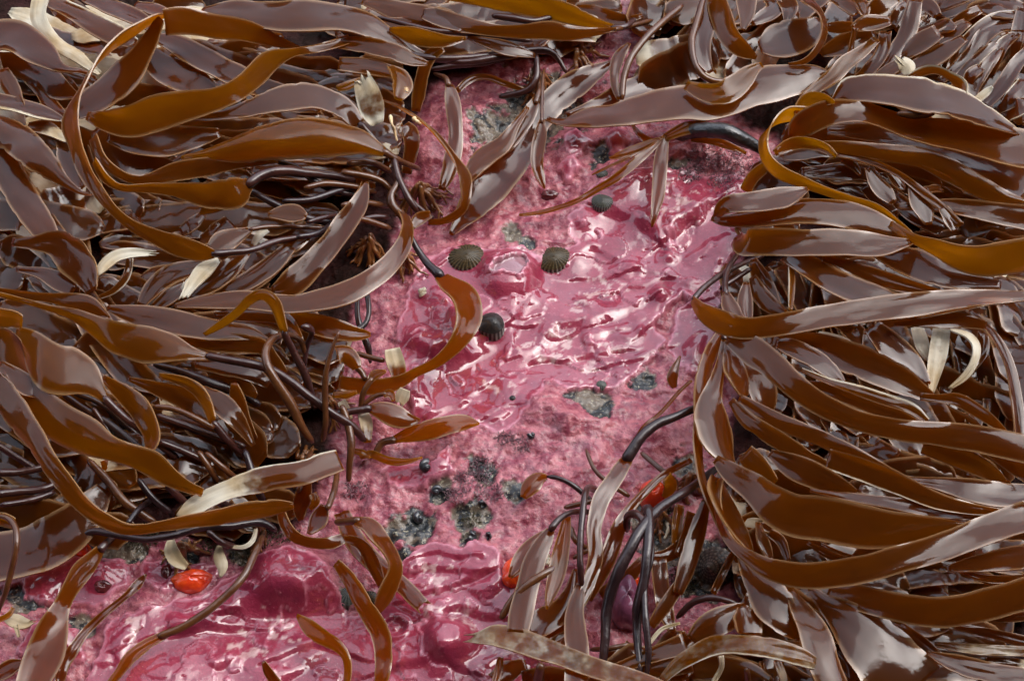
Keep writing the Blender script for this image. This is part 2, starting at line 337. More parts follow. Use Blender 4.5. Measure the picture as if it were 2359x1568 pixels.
# ------------------------------------------------------------------ unseen overhang added behind and above the camera to darken reflections
cu = np.linspace(-9, 9, 60); prof = np.array([(-4.2,-.4),(-4.0,1.2),(-3.6,2.6),(-3.0,3.8),(-2.3,4.7),(-1.3,5.3),(-.5,5.7),(-.2,6.4),(-1,7.6),(-3.5,9)])
t = np.linspace(0, len(prof)-1, 46); py_ = np.interp(t, range(len(prof)), prof[:, 0]); pz_ = np.interp(t, range(len(prof)), prof[:, 1])
U, T = np.meshgrid(cu, np.arange(46)); CY = py_[T]+.35*fbm(U*.5, pz_[T]*.6, 4, 101); CZ = pz_[T]+.25*fbm(U*.6+7, py_[T]*.7, 4, 105)
CY = CY+.03*U*U*.3
link('sky_blocker', np_mesh('sky_blocker', np.stack([U, CY, CZ], -1).reshape(-1, 3), grid_faces(46, 60)), M['sky_blocker'], kind='structure', label='unseen dark overhang added to block the sky overhead')

# unseen low walls added round the far side to block horizon light
aw = np.linspace(R(-25), R(205), 90); hw = np.linspace(0, 1, 24); A, H = np.meshgrid(aw, hw)
RR = 6.2+1.6*H**2+.5*fbm(A*4, H*3, 4, 111); HH = (2.7+.5*perlin(A*3, A*0, 113))*H-.3+.12*fbm(A*9, H*5, 3, 115)
link('low_sky_blocker', np_mesh('low_sky_blocker', np.stack([RR*np.cos(A), RR*np.sin(A), HH], -1).reshape(-1, 3), grid_faces(24, 90)), M['sky_blocker'], kind='structure', label='unseen low dark walls added to block the horizon sky')

# ------------------------------------------------------------------ builders for weed
def spline(P, n):                      # Catmull-Rom (centripetal-ish) through rows of P
    P = np.asarray(P, float)
    if len(P) == 2: P = np.array([P[0], (P[0]+P[1])/2, P[1]])
    Q = np.vstack([2*P[0]-P[1], P, 2*P[-1]-P[-2]])
    L = np.concatenate([[0], np.cumsum(np.hypot(*(P[1:, :2]-P[:-1, :2]).T)+1e-6)]); s = np.linspace(0, L[-1], n)
    k = np.clip(np.searchsorted(L, s, 'right')-1, 0, len(P)-2); t = ((s-L[k])/(L[k+1]-L[k]))[:, None]
    a, b, c, d = Q[k], Q[k+1], Q[k+2], Q[k+3]
    return .5*(2*b+(c-a)*t+(2*a-5*b+4*c-d)*t*t+(3*b-a-3*c+d)*t**3)
def parse(s): return np.array([[float(v) for v in q.split()] for q in s.split(',')])
def stretch(v, n):
    v = np.atleast_1d(np.asarray(v, float)); return np.full(n, v[0]) if len(v) == 1 else np.interp(np.linspace(0, 1, n), np.linspace(0, 1, len(v)), v)
def tile_px(tile, q):
    q = q.copy(); q[:, 0] = q[:, 0]/3+786*tile[0]; q[:, 1] = q[:, 1]/3+522.67*tile[1]
    if q.shape[1] > 2: q[:, 2] /= 3
    return q
def sm1(a, k=2):
    for _ in range(k): a = np.concatenate([a[:1], (a[:-2]+2*a[1:-1]+a[2:])/4, a[-1:]])
    return a
def frames(c):
    T = np.gradient(c, axis=0); T = np.stack([sm1(T[:, i], 3) for i in range(3)], -1); T /= np.linalg.norm(T, axis=1)[:, None]+1e-9
    S = np.cross(T, [0, 0, 1.]); S /= np.linalg.norm(S, axis=1)[:, None]+1e-9
    for i in range(1, len(S)):
        if S[i]@S[i-1] < 0: S[i] = -S[i]
    S = np.stack([sm1(S[:, i], 2) for i in range(3)], -1); S /= np.linalg.norm(S, axis=1)[:, None]
    return T, S
def ribbon_mesh(c, W, roll, cup=None, ruffle=.0, hue=.3, bleach=0., bleach_side=0., rag=0., wet=1., thick=.0021, seed=0, rag0=0.):
    """closed strap: centre line c (n,3), true width W (n), roll in degrees off lying flat"""
    n = len(c); r_ = np.random.default_rng(seed); NX = 9
    T, S = frames(c)
    if (S@np.array([.3, -1, 0])).mean() < 0: S = -S
    Nu = np.cross(S, T); Nu *= np.sign((Nu[:, 2]+1e-9).mean())
    L = np.concatenate([[0], np.cumsum(np.linalg.norm(np.diff(c, axis=0), axis=1))])
    roll = np.radians(roll)+R(6)*fbm(L*9, np.zeros(n)+seed*3.7, 2, seed % 97)
    N = np.cos(roll)[:, None]*Nu+np.sin(roll)[:, None]*S; D = np.cos(roll)[:, None]*S-np.sin(roll)[:, None]*Nu
    u = np.linspace(-1, 1, NX); u = np.sign(u)*np.abs(u)**.8
    cup = r_.uniform(-.16, .16) if cup is None else cup
    cupv = cup*(1+.6*np.sin(L*r_.uniform(8, 16)+r_.uniform(0, 6)))
    f1, f2, p1, p2 = r_.uniform(30, 62), r_.uniform(30, 62), *r_.uniform(0, 6, 2)
    amp = ruffle*np.clip(W/.05, .2, 1.2)
    e1 = np.sin(L*f1+p1+.9*np.sin(L*17))*amp; e2 = np.sin(L*f2+p2+.9*np.sin(L*13+2))*amp
    Wj = W*(1+.035*perlin(L*40, np.zeros(n)+seed, 3))
    off = np.outer(Wj/2, u)
    nib = r_.choice([0, 0, .05, .12]); zz0 = np.zeros(n)+seed*2.3      # nibbled or worn margins
    for side in (-1, 1):
        k = 1+.05*perlin(L*28, zz0+side*4, 8)-nib*np.clip(perlin(L*75, zz0+side*9, 9)-.12, 0, 1)*2
        off[:, u*side > 0] *= (1+(k[:, None]-1)*np.abs(u[u*side > 0])[None]**3)
    pe = np.where(u[None] < 0, e1[:, None], e2[:, None])*np.abs(u)[None]**2.2
    off = off*(1-.5*np.minimum(1, (np.abs(cupv)[:, None]*1.2)**2)*u[None]**2*.5)
    lift = (cupv*Wj/2)[:, None]*u[None]**2+pe+.0016*perlin(L[:, None]*22+u[None]*.7, u[None]*1.5+seed, 5)
    top = c[:, None]+off[..., None]*D[:, None]+lift[..., None]*N[:, None]
    if rag > 0 or rag0 > 0:
        for end, amt in ((n-1, rag), (0, rag0)):
            if amt: top[end] += (T[end]*(1 if end else -1))[None]*(r_.uniform(-1, .8, NX)*amt)[:, None]
    th = (thick*(1-.15*u**2))[None]*np.ones((n, 1)); th[0] *= .6; th[-1] *= .5
    bot = top-th[..., None]*N[:, None]
    ring = np.concatenate([top, bot[:, ::-1]], 1); K = 2*NX
    F = grid_faces(n, K, True)
    cap = lambda b: np.array([[b+i, b+i+1, b+K-2-i, b+K-1-i] for i in range(NX-1)])
    F = np.vstack([F, cap(0)[:, ::-1], cap((n-1)*K)])
    me = np_mesh('blade', ring.reshape(-1, 3), F)
    ev = np.empty(len(me.edges)*2, np.int32); me.edges.foreach_get('vertices', ev); ev = ev.reshape(-1, 2)
    col_ = ev % K; isb = np.isin(col_, (0, NX-1, NX, K-1)).all(1) & (col_[:, 0] == col_[:, 1])
    at_ = me.attributes.new('sharp_edge', 'BOOLEAN', 'EDGE'); at_.data.foreach_set('value', isb)
    uu = np.concatenate([u, u[::-1]]); s = np.linspace(0, 1, n)
    edge = (np.clip((np.abs(uu)-.9)/.1, 0, 1)**1.5)[None]*np.ones((n, 1))
    b = np.interp(s, np.linspace(0, 1, len(np.atleast_1d(bleach))), np.atleast_1d(bleach))[:, None]*np.ones((1, K)) if np.ndim(bleach) else (np.clip((s-(1-bleach))/max(bleach*.6, 1e-3), 0, 1)[:, None]*np.ones((1, K)) if bleach < 1 else np.ones((n, K)))
    if bleach_side: b = np.maximum(b, np.clip((uu*np.sign(bleach_side)-(1-abs(bleach_side)))/abs(bleach_side)*1.4, 0, 1)[None]*np.ones((n, 1)))
    col = np.stack([b, edge, np.full((n, K), hue), np.full((n, K), wet)], -1)
    me.attributes.new('kelp', 'FLOAT_COLOR', 'POINT').data.foreach_set('color', col.astype(np.float32).ravel())
    st = np.stack([L[:, None]*np.ones((1, K)), np.concatenate([off, off[:, ::-1]], 1), np.full((n, K), seed*1.7)], -1)
    me.attributes.new('strap', 'FLOAT_VECTOR', 'POINT').data.foreach_set('vector', st.astype(np.float32).ravel())
    me.materials.append(M['kelp']); return me
def tube_mesh(c, rad, sides=8, seed=0, jag=.12):
    n = len(c); T, S = frames(c); N = np.cross(S, T); a = np.linspace(0, 2*np.pi, sides, endpoint=False)
    L = np.concatenate([[0], np.cumsum(np.linalg.norm(np.diff(c, axis=0), axis=1))])
    rr = rad[:, None]*(1+jag*perlin(L[:, None]*60+a[None]*0, np.cos(a)[None]*2+seed, 7)); rr[0] *= .55; rr[-1] *= .55
    V = c[:, None]+rr[..., None]*(np.cos(a)[None, :, None]*S[:, None]+np.sin(a)[None, :, None]*N[:, None])
    V = np.concatenate([V.reshape(-1, 3), c[:1], c[-1:]]); F = grid_faces(n, sides, True)
    j = np.arange(sides); j2 = (j+1) % sides; b = (n-1)*sides
    F = np.vstack([F, np.stack([j2, j, np.full(sides, n*sides), np.full(sides, n*sides)], -1)[:, [0, 1, 2, 2]], np.stack([b+j, b+j2, np.full(sides, n*sides+1), np.full(sides, n*sides+1)], -1)])
    # triangles at the ends
    me = bpy.data.meshes.new('stipe'); me.from_pydata(V.tolist(), [], [tuple(dict.fromkeys(f)) for f in F.tolist()])
    me.polygons.foreach_set('use_smooth', np.ones(len(me.polygons), bool)); me.update(); return me

SEED = [0]
PLACED = []
def traced(tile, s, h):
    q = tile_px(tile, parse(s)); n = int(np.clip(np.hypot(*np.diff(q[:, :2], axis=0).T).sum()/9, 14, 110))
    q = np.column_stack([q, stretch(h, len(q))/100]); q = spline(q, n); q[:, 2] = np.maximum(q[:, 2], 1.2)
    q[:, 3] = np.maximum(q[:, 3], .001)
    c = at(q[:, 0], q[:, 1], q[:, 3])
    for _ in range(2):                 # height counts from the rock below
        g = ground_z(c[:, 0], c[:, 1]); lift = np.exp(-q[:, 3]/.03)
        c = at(q[:, 0], q[:, 1], q[:, 3]+g*lift)
    c = np.stack([sm1(c[:, i], 2) for i in range(3)], -1)
    dep = (c-CAM)@FW
    return c, q[:, 2]*PXM*dep
def true_width(c, w, roll):
    T, S = frames(c)
    if (S@np.array([.3, -1, 0])).mean() < 0: S = -S
    Nu = np.cross(S, T); Nu *= np.sign((Nu[:, 2]+1e-9).mean()); r = np.radians(roll)
    D = np.cos(r)[:, None]*S-np.sin(r)[:, None]*Nu
    v = c-CAM; v /= np.linalg.norm(v, axis=1)[:, None]
    si = D-(D*v).sum(1)[:, None]*v; ti = T-(T*v).sum(1)[:, None]*v; ti /= np.linalg.norm(ti, axis=1)[:, None]
    app = np.linalg.norm(si-(si*ti).sum(1)[:, None]*ti, axis=1)
    return sm1(w/np.clip(app, .42, 1), 3)
class Frond:
    def __init__(s, label, tile, cat='kelp', name='kelp_frond', group=None):
        s.tile = tile; s.parts = []; s.info = (name, label, cat, group)
    def B(s, pts, h=5, r=0, **kw):
        SEED[0] += 1; c, w = traced(s.tile, pts, h); roll = stretch(r, len(c)); W = true_width(c, w, roll)
        if 'ruffle' not in kw: kw['ruffle'] = .0022
        if 'hue' not in kw: kw['hue'] = random.uniform(.15, .5)
        s.parts.append(('blade', ribbon_mesh(c, W, roll, seed=SEED[0], **kw), c)); return s
    def S(s, pts, h=5, m='stipe'):
        SEED[0] += 1; c, w = traced(s.tile, pts, h); me = tube_mesh(c, w/2, seed=SEED[0]); me.materials.append(M[m])
        s.parts.append(('stipe', me, c)); return s
    def done(s):
        name, label, cat, group = s.info
        allc = np.vstack([p[2] for p in s.parts]); o = allc[np.argmin(allc[:, 2])].copy()
        root = link(name, None, None, label=label, cat=cat, group=group); root.location = o
        for nm, me, c in s.parts:
            co = np.empty(len(me.vertices)*3, np.float32); me.vertices.foreach_get('co', co)
            me.vertices.foreach_set('co', (co.reshape(-1, 3)-o.astype(np.float32)).ravel()); me.update()
            link(nm, me, None, root)
        return root

# ------------------------------------------------------------------ the kelp, frond by frond
def K(label, tile, **kw): return Frond(label, tile, **kw)
t00, t10, t20, t01, t11, t21, t02, t12, t22 = (0,0), (1,0), (2,0), (0,1), (1,1), (2,1), (0,2), (1,2), (2,2)
# ---- left heap, upper part
K('long amber frond curling round the left heap in a great open loop', t00).B('1480 1755 60,1380 1740 130,1230 1700 150,1080 1640 110,930 1570 80,820 1490 65,720 1380 75,630 1250 90,560 1100 95,510 960 95,490 830 105,520 700 90,580 580 60,650 455 64,760 335 90,900 225 100,1040 140 90,1130 120 60', [9,9,10,11,12,13,14,14,13], [55,45,40,45,50,50,55,60,60], hue=.55, ruffle=.001, cup=.1).S('1460 1755 50,1600 1745 46,1750 1725 44,1900 1668 45,2060 1640 42,2250 1605 40,2420 1560 40', [9,8,6,3]).done()
K('broad amber frond arched over itself, its end folded down in grey sheen', t00).B('2080 335 20,1900 285 90,1700 215 150,1480 185 170,1280 145 190,1140 160 180', [7,9,11,13,14], [50,50,45,50,60], hue=.5, ruffle=.001).B('1110 130 60,1050 250 110,960 400 150,860 520 230,720 640 210,580 740 150,520 790 60', [14,12,11,10,9,8], [-10,0,4,4,8], hue=.2, cup=.1).done()
K('yellow amber frond twisting in an S below the arched frond', t00).B('2420 270 60,2200 335 60,2020 365 60,1860 430 150,1760 520 150,1640 620 140,1480 690 150,1280 730 210,1080 780 250,900 840 230,740 840 150,600 800 60', [9,10,11,12,12,11,10], [0,30,65,70,62,55,50,45,40], hue=.75, ruffle=.0015).done()
K('wide pale grey frond lying above the yellow sided frond', t00).B('2480 860 90,2350 730 150,2150 665 165,1950 680 170,1750 740 140,1500 800 60,1300 830 20', [7,9,10,10,9], [0,-4,2,20,30], hue=.3, ruffle=.002).S('2480 850 60,2600 980 40,2720 1090 36,2850 1150 32', [7,5,3]).done()
K('wide frond with yellow upper half and grey lower half', t00).B('2660 1050 60,2500 970 170,2300 935 270,2050 930 310,1800 965 270,1600 1010 200,1400 1060 80,1250 1085 30', [8,10,11,11,9,8], [10,18,22,18,10], hue=.9, cup=-.35, ruffle=.001).S('2640 1045 60,2780 1120 44,2900 1170 40', [8,6,3], 'stipe_brown').done()
K('dark brown oval frond with one bright wet patch, under the S shaped frond', t00).B('1520 920 60,1300 960 170,1100 980 230,900 980 160,740 950 60', [8,8,8], [30,12,30], hue=.25).done()
K('deep brown hollow frond inside the great loop', t00).B('1220 1160 60,1050 1130 170,900 1080 270,760 990 240,650 900 80', [5,6,7], [25,5,25], hue=.15).done()
K('amber strap curving below the deep brown hollow frond', t00).B('1920 1105 40,1700 1125 60,1450 1150 130,1200 1190 130,1000 1245 70,850 1220 60,700 1100 60,640 950 60', [8,8,8,9,10], [10,45,50,50,50], hue=.45).done()
K('amber palm of a frond with a purple stalk, split into pointed lobes', t00).B('1720 1270 90,1640 1330 220,1450 1350 190,1250 1320 110,1050 1300 70,850 1300 50,740 1240 60,650 1110 50', [9,10,10,10,11,12], [55,50,55,60], hue=.6, ruffle=.001).B('1560 1370 150,1440 1440 90,1380 1480 20', [9,8], 50, hue=.55).S('1700 1290 70,1800 1215 72,1950 1180 74,2100 1195 68,2300 1215 60,2450 1250 55', [9,9,7,4]).done()
K('purple grey frond draped over the left edge of the heap', t00).B('-90 270 210,100 260 210,230 330 220,330 400 170,420 470 50,560 490 34,660 540 20', [9,10,10,9], [0,0,4,20], hue=.1).done()
K('dark brown frond hanging in shade beneath the purple grey one', t00).B('-90 420 130,150 455 170,300 530 210,420 620 160,530 660 40', [6,7,7], [40,40,30], hue=.2).done()
K('tan grey strap with ragged white edge slanting above the great loop', t00).B('280 -40 90,480 65 120,650 160 140,800 240 140,930 300 70', [9,10,10], [-4,0,2], hue=.3, bleach_side=-.3).done()
K('purple strap behind the tan grey strap with ragged edge', t00).B('600 -30 90,800 60 120,950 130 110,1080 200 60', [7,8,8], 0, hue=.05).done()
K('bleached white frond crumpled at the corner of the heap', t00).B('280 -20 110,260 120 110,320 230 100,420 320 90,520 370 90,600 440 60,690 510 30', [10,9,8,8], [10,30,0,0], bleach=1, ruffle=.005).done()
K('short purple frond tucked behind the arched frond', t00).B('930 30 60,1050 60 90,1180 110 60', 7, 0, hue=.05).done()
K('long pale grey frond lying flat along the top of the heap', t00).B('1390 70 50,1600 75 150,1850 95 190,2100 100 200,2358 115 190,2540 165 170,2700 260 110,2860 350 60,3000 400 25', [8,10,11,10,8,6], [6,0,-4,-2,8], hue=.3).done()
K('purple grey frond lying inside the arch, thin pale rim', t00).B('1040 250 60,1200 300 130,1350 380 150,1500 460 160,1640 530 160,1780 570 90', [8,8,8], [4,0,2], hue=.1, ruffle=.004).done()
K('glossy brown frond with a broad grey patch inside the arch', t00).B('1000 350 120,1100 450 190,1250 530 230,1400 600 160,1520 660 50', [7,7,7], [26,4,10], hue=.2).done()
K('wide mauve grey strap running down the far left of the heap', t00).B('-40 960 160,60 1180 200,150 1350 220,250 1500 200,340 1640 150,420 1760 60', [6,7,6], [-4,0,4], hue=.2).done()
K('wavy edged frond half grey half brown, left of the great loop', t00).B('-60 830 200,100 930 240,220 1050 230,330 1150 170,440 1250 80,560 1330 30,650 1345 15', [8,9,8,7], [2,2,16,20], hue=.25, ruffle=.005, cup=-.2).done()
K('grey frond hidden behind the wavy edged one', t00).B('470 940 150,480 1080 170,520 1220 120,570 1300 40', 6, [0,10], hue=.15).done()
K('frond with a torn white rim touching the great loop', t00).B('-60 690 90,120 725 100,280 775 110,440 830 30', [8,8], [-6,0], hue=.1, bleach_side=.45, ruffle=.004).done()
K('tan torn scrap of frond under the white rimmed one', t00, name='frond_scrap', cat='kelp scrap').B('190 870 60,320 880 100,460 970 40', 7, 0, bleach=.7).done()
K('olive grey frond standing on end by the purple grey frond', t00).B('10 480 90,60 580 130,120 690 90,160 740 30', [8,8], [10,20], hue=.4).done()
K('two narrow dark fronds under the dark hanging frond', t00).B('200 560 40,290 640 90,360 740 110,450 800 50', 6, [0,15], hue=.1).B('360 490 60,450 560 90,540 640 40', 5, 10, hue=.1).done()
# ---- top, middle
K('bright yellow frond with a purple stalk along the top of the heap', t10).B('1880 190 40,1720 155 90,1560 95 140,1350 50 150,1100 20 120,850 -15 80,600 -50 60', [6,7,8,8], [50,58,62,60], hue=.95).S('1860 195 44,1960 190 44,2040 120 40,2100 40 36', [6,6,4,2]).done()
K('brown frond with a bright yellow upper edge, below the bright yellow frond', t10).B('150 0 60,400 70 140,650 130 150,850 170 120,1050 210 80,1250 222 100,1430 212 130,1580 232 110,1740 225 60,1900 205 30', [7,8,9,8,7], [10,14,20,50,52,48], hue=.5, cup=-.15).S('1880 208 34,2000 182 36,2150 140 30', [7,5,3], 'stipe_brown').done()
K('small amber leaf shaped frond on a long purple stalk', t10).B('330 205 30,450 235 110,600 270 120,750 285 70,860 266 25', [9,9,8], 58, hue=.75).S('250 120 26,450 172 36,650 216 36,900 232 40,1150 262 40,1320 285 30', [8,8,7,5]).done()
K('narrow yellow rimmed strap hanging from the heap over the shade', t10).B('700 325 70,620 375 90,580 450 90,550 560 90,530 680 90,515 770 60', [8,7,6,4,3], [20,10,6,0], hue=.5, ruffle=.001).done()
K('stiff cream bleached scrap standing up beside the wide yellow frond', t10, name='frond_scrap', cat='kelp scrap').B('140 520 110,180 640 170,215 760 180,250 860 90', [13,11,10], [10,20,16], bleach=[1,.9,.4,.4,.95], bleach_side=.25, rag0=.012).done()
K('curled olive yellow scrap behind the cream scrap', t10, name='frond_scrap', cat='kelp scrap').B('330 460 40,400 520 110,420 600 150,390 690 60', [10,9], [40,20], hue=1.).B('-30 610 40,50 590 60,140 545 30', 11, 30, hue=1.).done()
K('short grey strap with rounded end hanging below the cream scrap', t10).B('440 860 60,470 900 120,490 1000 105,470 1100 90,450 1200 70', [6,5,3], [4,0,4], hue=.3, ruffle=.001).done()
K('straight grey strap hanging upright down the dark rock', t10).B('750 580 60,770 700 110,785 850 105,790 970 100,770 1080 120,740 1200 100,690 1310 50', [6,5,4,3], [14,0,0,10,24], hue=.3, ruffle=.001).S('745 600 50,720 540 36,640 510 26', [6,6,4], 'stipe_brown').done()
K('thin frond looping down in an amber hoop onto the pink rock', t10).B('290 690 12,400 730 16,520 810 25,620 890 35,700 980 40,780 1090 60,840 1200 80,860 1320 70,850 1420 60,790 1490 60,700 1530 50,600 1535 40', [7,8,8,7,6,4,3], [40,50,55,50,48], hue=.5, ruffle=.0005).done()
K('narrow two toned frond leaning on the broad dark blade', t10).B('1350 690 60,1290 800 110,1240 900 80,1180 1010 40,1140 1050 15', [5,4], [14,0], hue=.3).S('1380 520 30,1370 620 36,1340 720 40', [3,5,5], 'stipe_brown').done()
K('slender frond with grey middle slanting down past the wart of rock', t10).B('1290 740 30,1200 870 60,1120 990 120,1010 1060 150,930 1140 130,880 1220 80,830 1300 30', [6,5,4], [30,10,-4,2], hue=.5).done()
K('broad dark brown blade sloping onto the pink rock', t10).B('1880 430 30,1700 530 160,1550 630 200,1430 740 190,1310 900 190,1210 1060 240,1110 1190 270,1000 1320 250,900 1440 200,820 1540 110,760 1620 40', [3,3,3,2.5,1.5,1], [20,22,20,12,8], hue=.05, ruffle=.002).done()
K('willow leaf shaped grey frond hanging on a brown stalk', t10).B('1385 830 40,1380 920 90,1360 1020 92,1350 1130 90,1375 1230 70,1405 1305 12', [5,4,3,2.4], [6,0,0], hue=.4, ruffle=.001).S('1400 480 26,1390 600 26,1385 720 25,1385 850 26', [4,5,5,5], 'stipe_brown').done()
K('long flat grey frond pointing across the top edge of the pink rock', t10).B('1425 815 34,1530 840 50,1700 803 130,1900 782 170,2100 742 195,2358 700 220,2560 690 250,2810 610 260,3010 560 250,3190 520 200,3310 510 120,3390 532 20', [4,5,6,6,6,5], [0,-2,-2,0,6,10,18], hue=.3, ruffle=.0015, rag0=.006).done()
st = K('small plant of narrow olive blades spreading from one point', t10, name='kelp_plant')
st.B('2220 950 20,2050 1020 60,1900 1080 50,1850 1092 15', [4,2.5], 20, hue=.7).B('2230 950 20,2080 1080 60,1900 1230 55,1780 1300 40,1600 1400 32,1400 1460 30,1230 1486 20', [4,3,2,1.5], 16, hue=.6).B('2200 960 15,2000 1080 25,1850 1150 15,1730 1210 8', [3.5,2], 10, hue=.5)
st.B('2245 930 40,2215 1050 90,2200 1200 100,2190 1350 92,2170 1440 64,2160 1500 50,2145 1570 12', [4,3,2.4,2], [4,0,0,4], hue=.4, ruffle=.001).B('2235 950 50,2358 890 80,2500 870 70,2640 890 40', [4,5,5], 8, hue=.7).B('2240 950 20,2180 1000 60,2060 930 50,2010 860 20', [4,2], 20, hue=.7).done()
K('brown ribbed stalk curving down beside a grey leaf over dark rock', t10).S('2358 40 50,2200 170 50,2080 290 50,1990 420 50,1950 550 46,1940 690 40', [5,6,6,5,4], 'stipe_brown').B('1990 300 24,1920 380 90,1890 480 72,1890 600 50,1925 690 30', [5,5,4], [0,4], hue=.3).done()
K('thin brown strap bridging the dark hollow', t10).B('800 630 40,880 555 50,1000 530 44,1130 580 44,1240 612 34,1330 660 30', [4,4,3], 40, hue=.4).done()
K('bare purple stalk ending in a pale stump on the pink rock', t10, name='kelp_stipe', cat='kelp stalk').S('1350 380 40,1350 540 46,1300 620 50,1200 652 44,1090 672 40', [5,4,3,2]).done()
K('purple stalks lying side by side under the small amber leaf', t10, name='kelp_plant').S('650 410 40,850 432 44,1000 412 50,1200 372 58,1400 347 50,1480 385 40,1560 510 30', [6,6,5,3]).S('0 215 40,300 320 50,580 400 52,850 402 46,1100 370 40,1280 330 36', [7,7,6,5]).S('620 480 34,820 452 40,980 440 40,1150 400 30', [4,4,4]).S('1040 110 40,1200 130 50,1330 150 44,1480 110 40', [7,7,6]).done()
K('brown leaf with one square bright spot, on the purple stalks', t10).B('870 258 20,1000 292 70,1130 330 100,1260 365 64,1340 385 30', [7,7,6], [20,8,20], hue=.3).done()
K('amber frond with grey ridge behind the small amber leaf', t10).B('-20 300 80,150 310 110,330 350 120,480 410 100,600 440 30', [9,9,8], [30,10,30], hue=.5).B('-20 440 90,150 450 110,330 490 90,450 540 30', [8,8], [0,20], hue=.4).done()
K('folded grey and brown fronds behind the yellow edged frond', t10).B('200 130 30,360 160 80,520 170 110,640 200 40', 7, [10,40], hue=.5).B('560 100 60,700 130 130,850 190 90', 8, 0, hue=.15).done()
K('dark brown frond crossing behind the curved ribbed stalk', t10).B('2358 470 160,2150 560 170,1950 650 160,1750 740 110,1560 800 50', [2,3,3], 24, hue=.02).done()
K('amber leaf beside the purple stalk at the top edge', t10).B('1620 60 50,1720 90 120,1850 130 120,1980 140 60,2080 110 30', [4,5,5], [36,30], hue=.35).done()
# ---- top right
K('ribbed amber stalk and puckered dark blade curling into a hook', t20).S('150 -40 44,100 150 50,62 280 50,72 400 50,115 500 50,200 558 42,350 562 40,480 530 30', [8,8,7,6,5], 'stipe_brown').B('190 -40 110,160 150 140,120 300 150,150 430 90,200 500 30', [7,7,6], [0,4], hue=.05, ruffle=.006).done()
K('orange brown frond twisting down to the yellow belly', t20).B('220 -40 120,280 150 150,330 260 140,420 350 120,510 400 30', [8,8,7], [50,48,40], hue=.45).B('440 -40 160,440 100 110,420 210 30', [8,8], 0, hue=.3).done()
K('shiny olive yellow frond bulging like a belly', t20).B('20 590 60,150 640 120,280 645 160,400 570 160,480 485 100,550 445 40', [7,8,8,8], [20,24,20], hue=1., ruffle=.004).done()
K('grey and brown frond with square end inside the brown hoop', t20).B('530 325 70,620 310 200,760 260 290,880 200 190,950 140 60', [6,6,6], [-2,0,8,14], hue=.2).done()
K('thin brown hoop standing at the top edge', t20).B('820 -40 60,930 60 80,985 150 60,975 260 44,920 360 50,840 430 40,730 445 20', [9,10,9,8,7], [20,55,60,50], hue=.35).done()
K('brown frond curled over at its end behind the hoop', t20).B('960 370 60,1080 320 150,1200 290 140,1340 245 80', [6,7,7], [36,20], hue=.4).B('1170 200 40,1250 165 110,1350 155 110,1440 145 60', [9,9], [40,30], hue=.6).B('1195 195 40,1172 300 34,1156 400 54,1150 460 30', [9,7,6], 20, hue=.4).B('1000 190 60,1090 190 90,1180 185 60', 7, 40, hue=.3).done()
K('olive spotted frond slanting up from the tall grey frond', t20).B('820 680 40,950 590 90,1050 520 110,1120 440 110,1250 350 80,1340 270 60', [6,7,7], [10,10], hue=1.).done()
g = 'narrow grey straps at the top right'
pl = K('sheaf of narrow pale grey straps fanning up to the bright corner', t20, name='kelp_plant')
for s in ['1180 580 60,1290 480 90,1380 360 90,1400 220 90', '1380 480 80,1540 250 125,1580 120 125,1610 0 100', '1460 420 60,1640 300 130,1770 220 110', '1550 430 100,1700 320 140,1850 230 120,1970 150 60', '1470 530 80,1650 440 110,1800 350 120,1940 260 70',
          '1640 190 60,1780 190 120,1880 200 30', '1690 110 60,1850 20 110,2000 -50 80', '1240 640 50,1330 560 80,1450 470 90,1560 420 60']:
    pl.B(s, [4,6,7], [random.uniform(-10, 14) for _ in range(4)], hue=random.uniform(.05, .45), ruffle=.003)
pl.done()
pl = K('sheaf of frayed grey straps bending toward the right edge', t20, name='kelp_plant')
for s in ['1830 520 50,1920 350 95,2040 220 105,2160 130 85,2300 100 50', '1780 560 60,1990 380 100,2080 250 110,2200 180 90,2400 190 60', '1880 560 60,2030 420 80,2150 330 80,2270 240 60', '2080 740 80,2220 580 110,2300 450 100,2400 350 80', '1980 700 80,2040 540 100,2130 420 90,2200 330 40',
          '2290 420 60,2310 250 95,2350 60 80', '2130 520 50,2200 330 95,2310 230 60', '2020 10 80,2150 70 120,2340 110 50', '2180 760 60,2280 680 120,2380 560 120', '1960 620 60,1990 520 90,2060 470 60', '2240 800 60,2330 740 120,2420 700 90']:
    pl.B(s, [4,6,6], [random.uniform(-10, 16) for _ in range(4)], hue=random.uniform(0, .25), ruffle=.004, bleach_side=random.choice([0, 0, .2, -.2]))
pl.done()
pl = K('brown and grey fronds crowding the top edge beyond the hoop', t20, name='kelp_plant')
for s in ['1040 -30 90,1130 30 110,1200 100 60', '1160 -30 60,1240 40 100,1260 120 40', '1280 100 60,1360 40 130,1460 -30 120', '1440 180 80,1500 80 80,1560 20 60', '600 -30 100,640 60 120,560 120 90,470 160 40', '700 -30 120,740 60 120,720 150 40', '1560 -20 90,1700 40 100,1760 110 60', '2150 -30 100,2250 30 120,2358 60 90','1860 170 60,1960 110 80,2060 60 60']:
    pl.B(s, [5,6,6], [random.uniform(-6, 40) for _ in range(3)], hue=random.uniform(.1, .7), ruffle=.003)
pl.done()
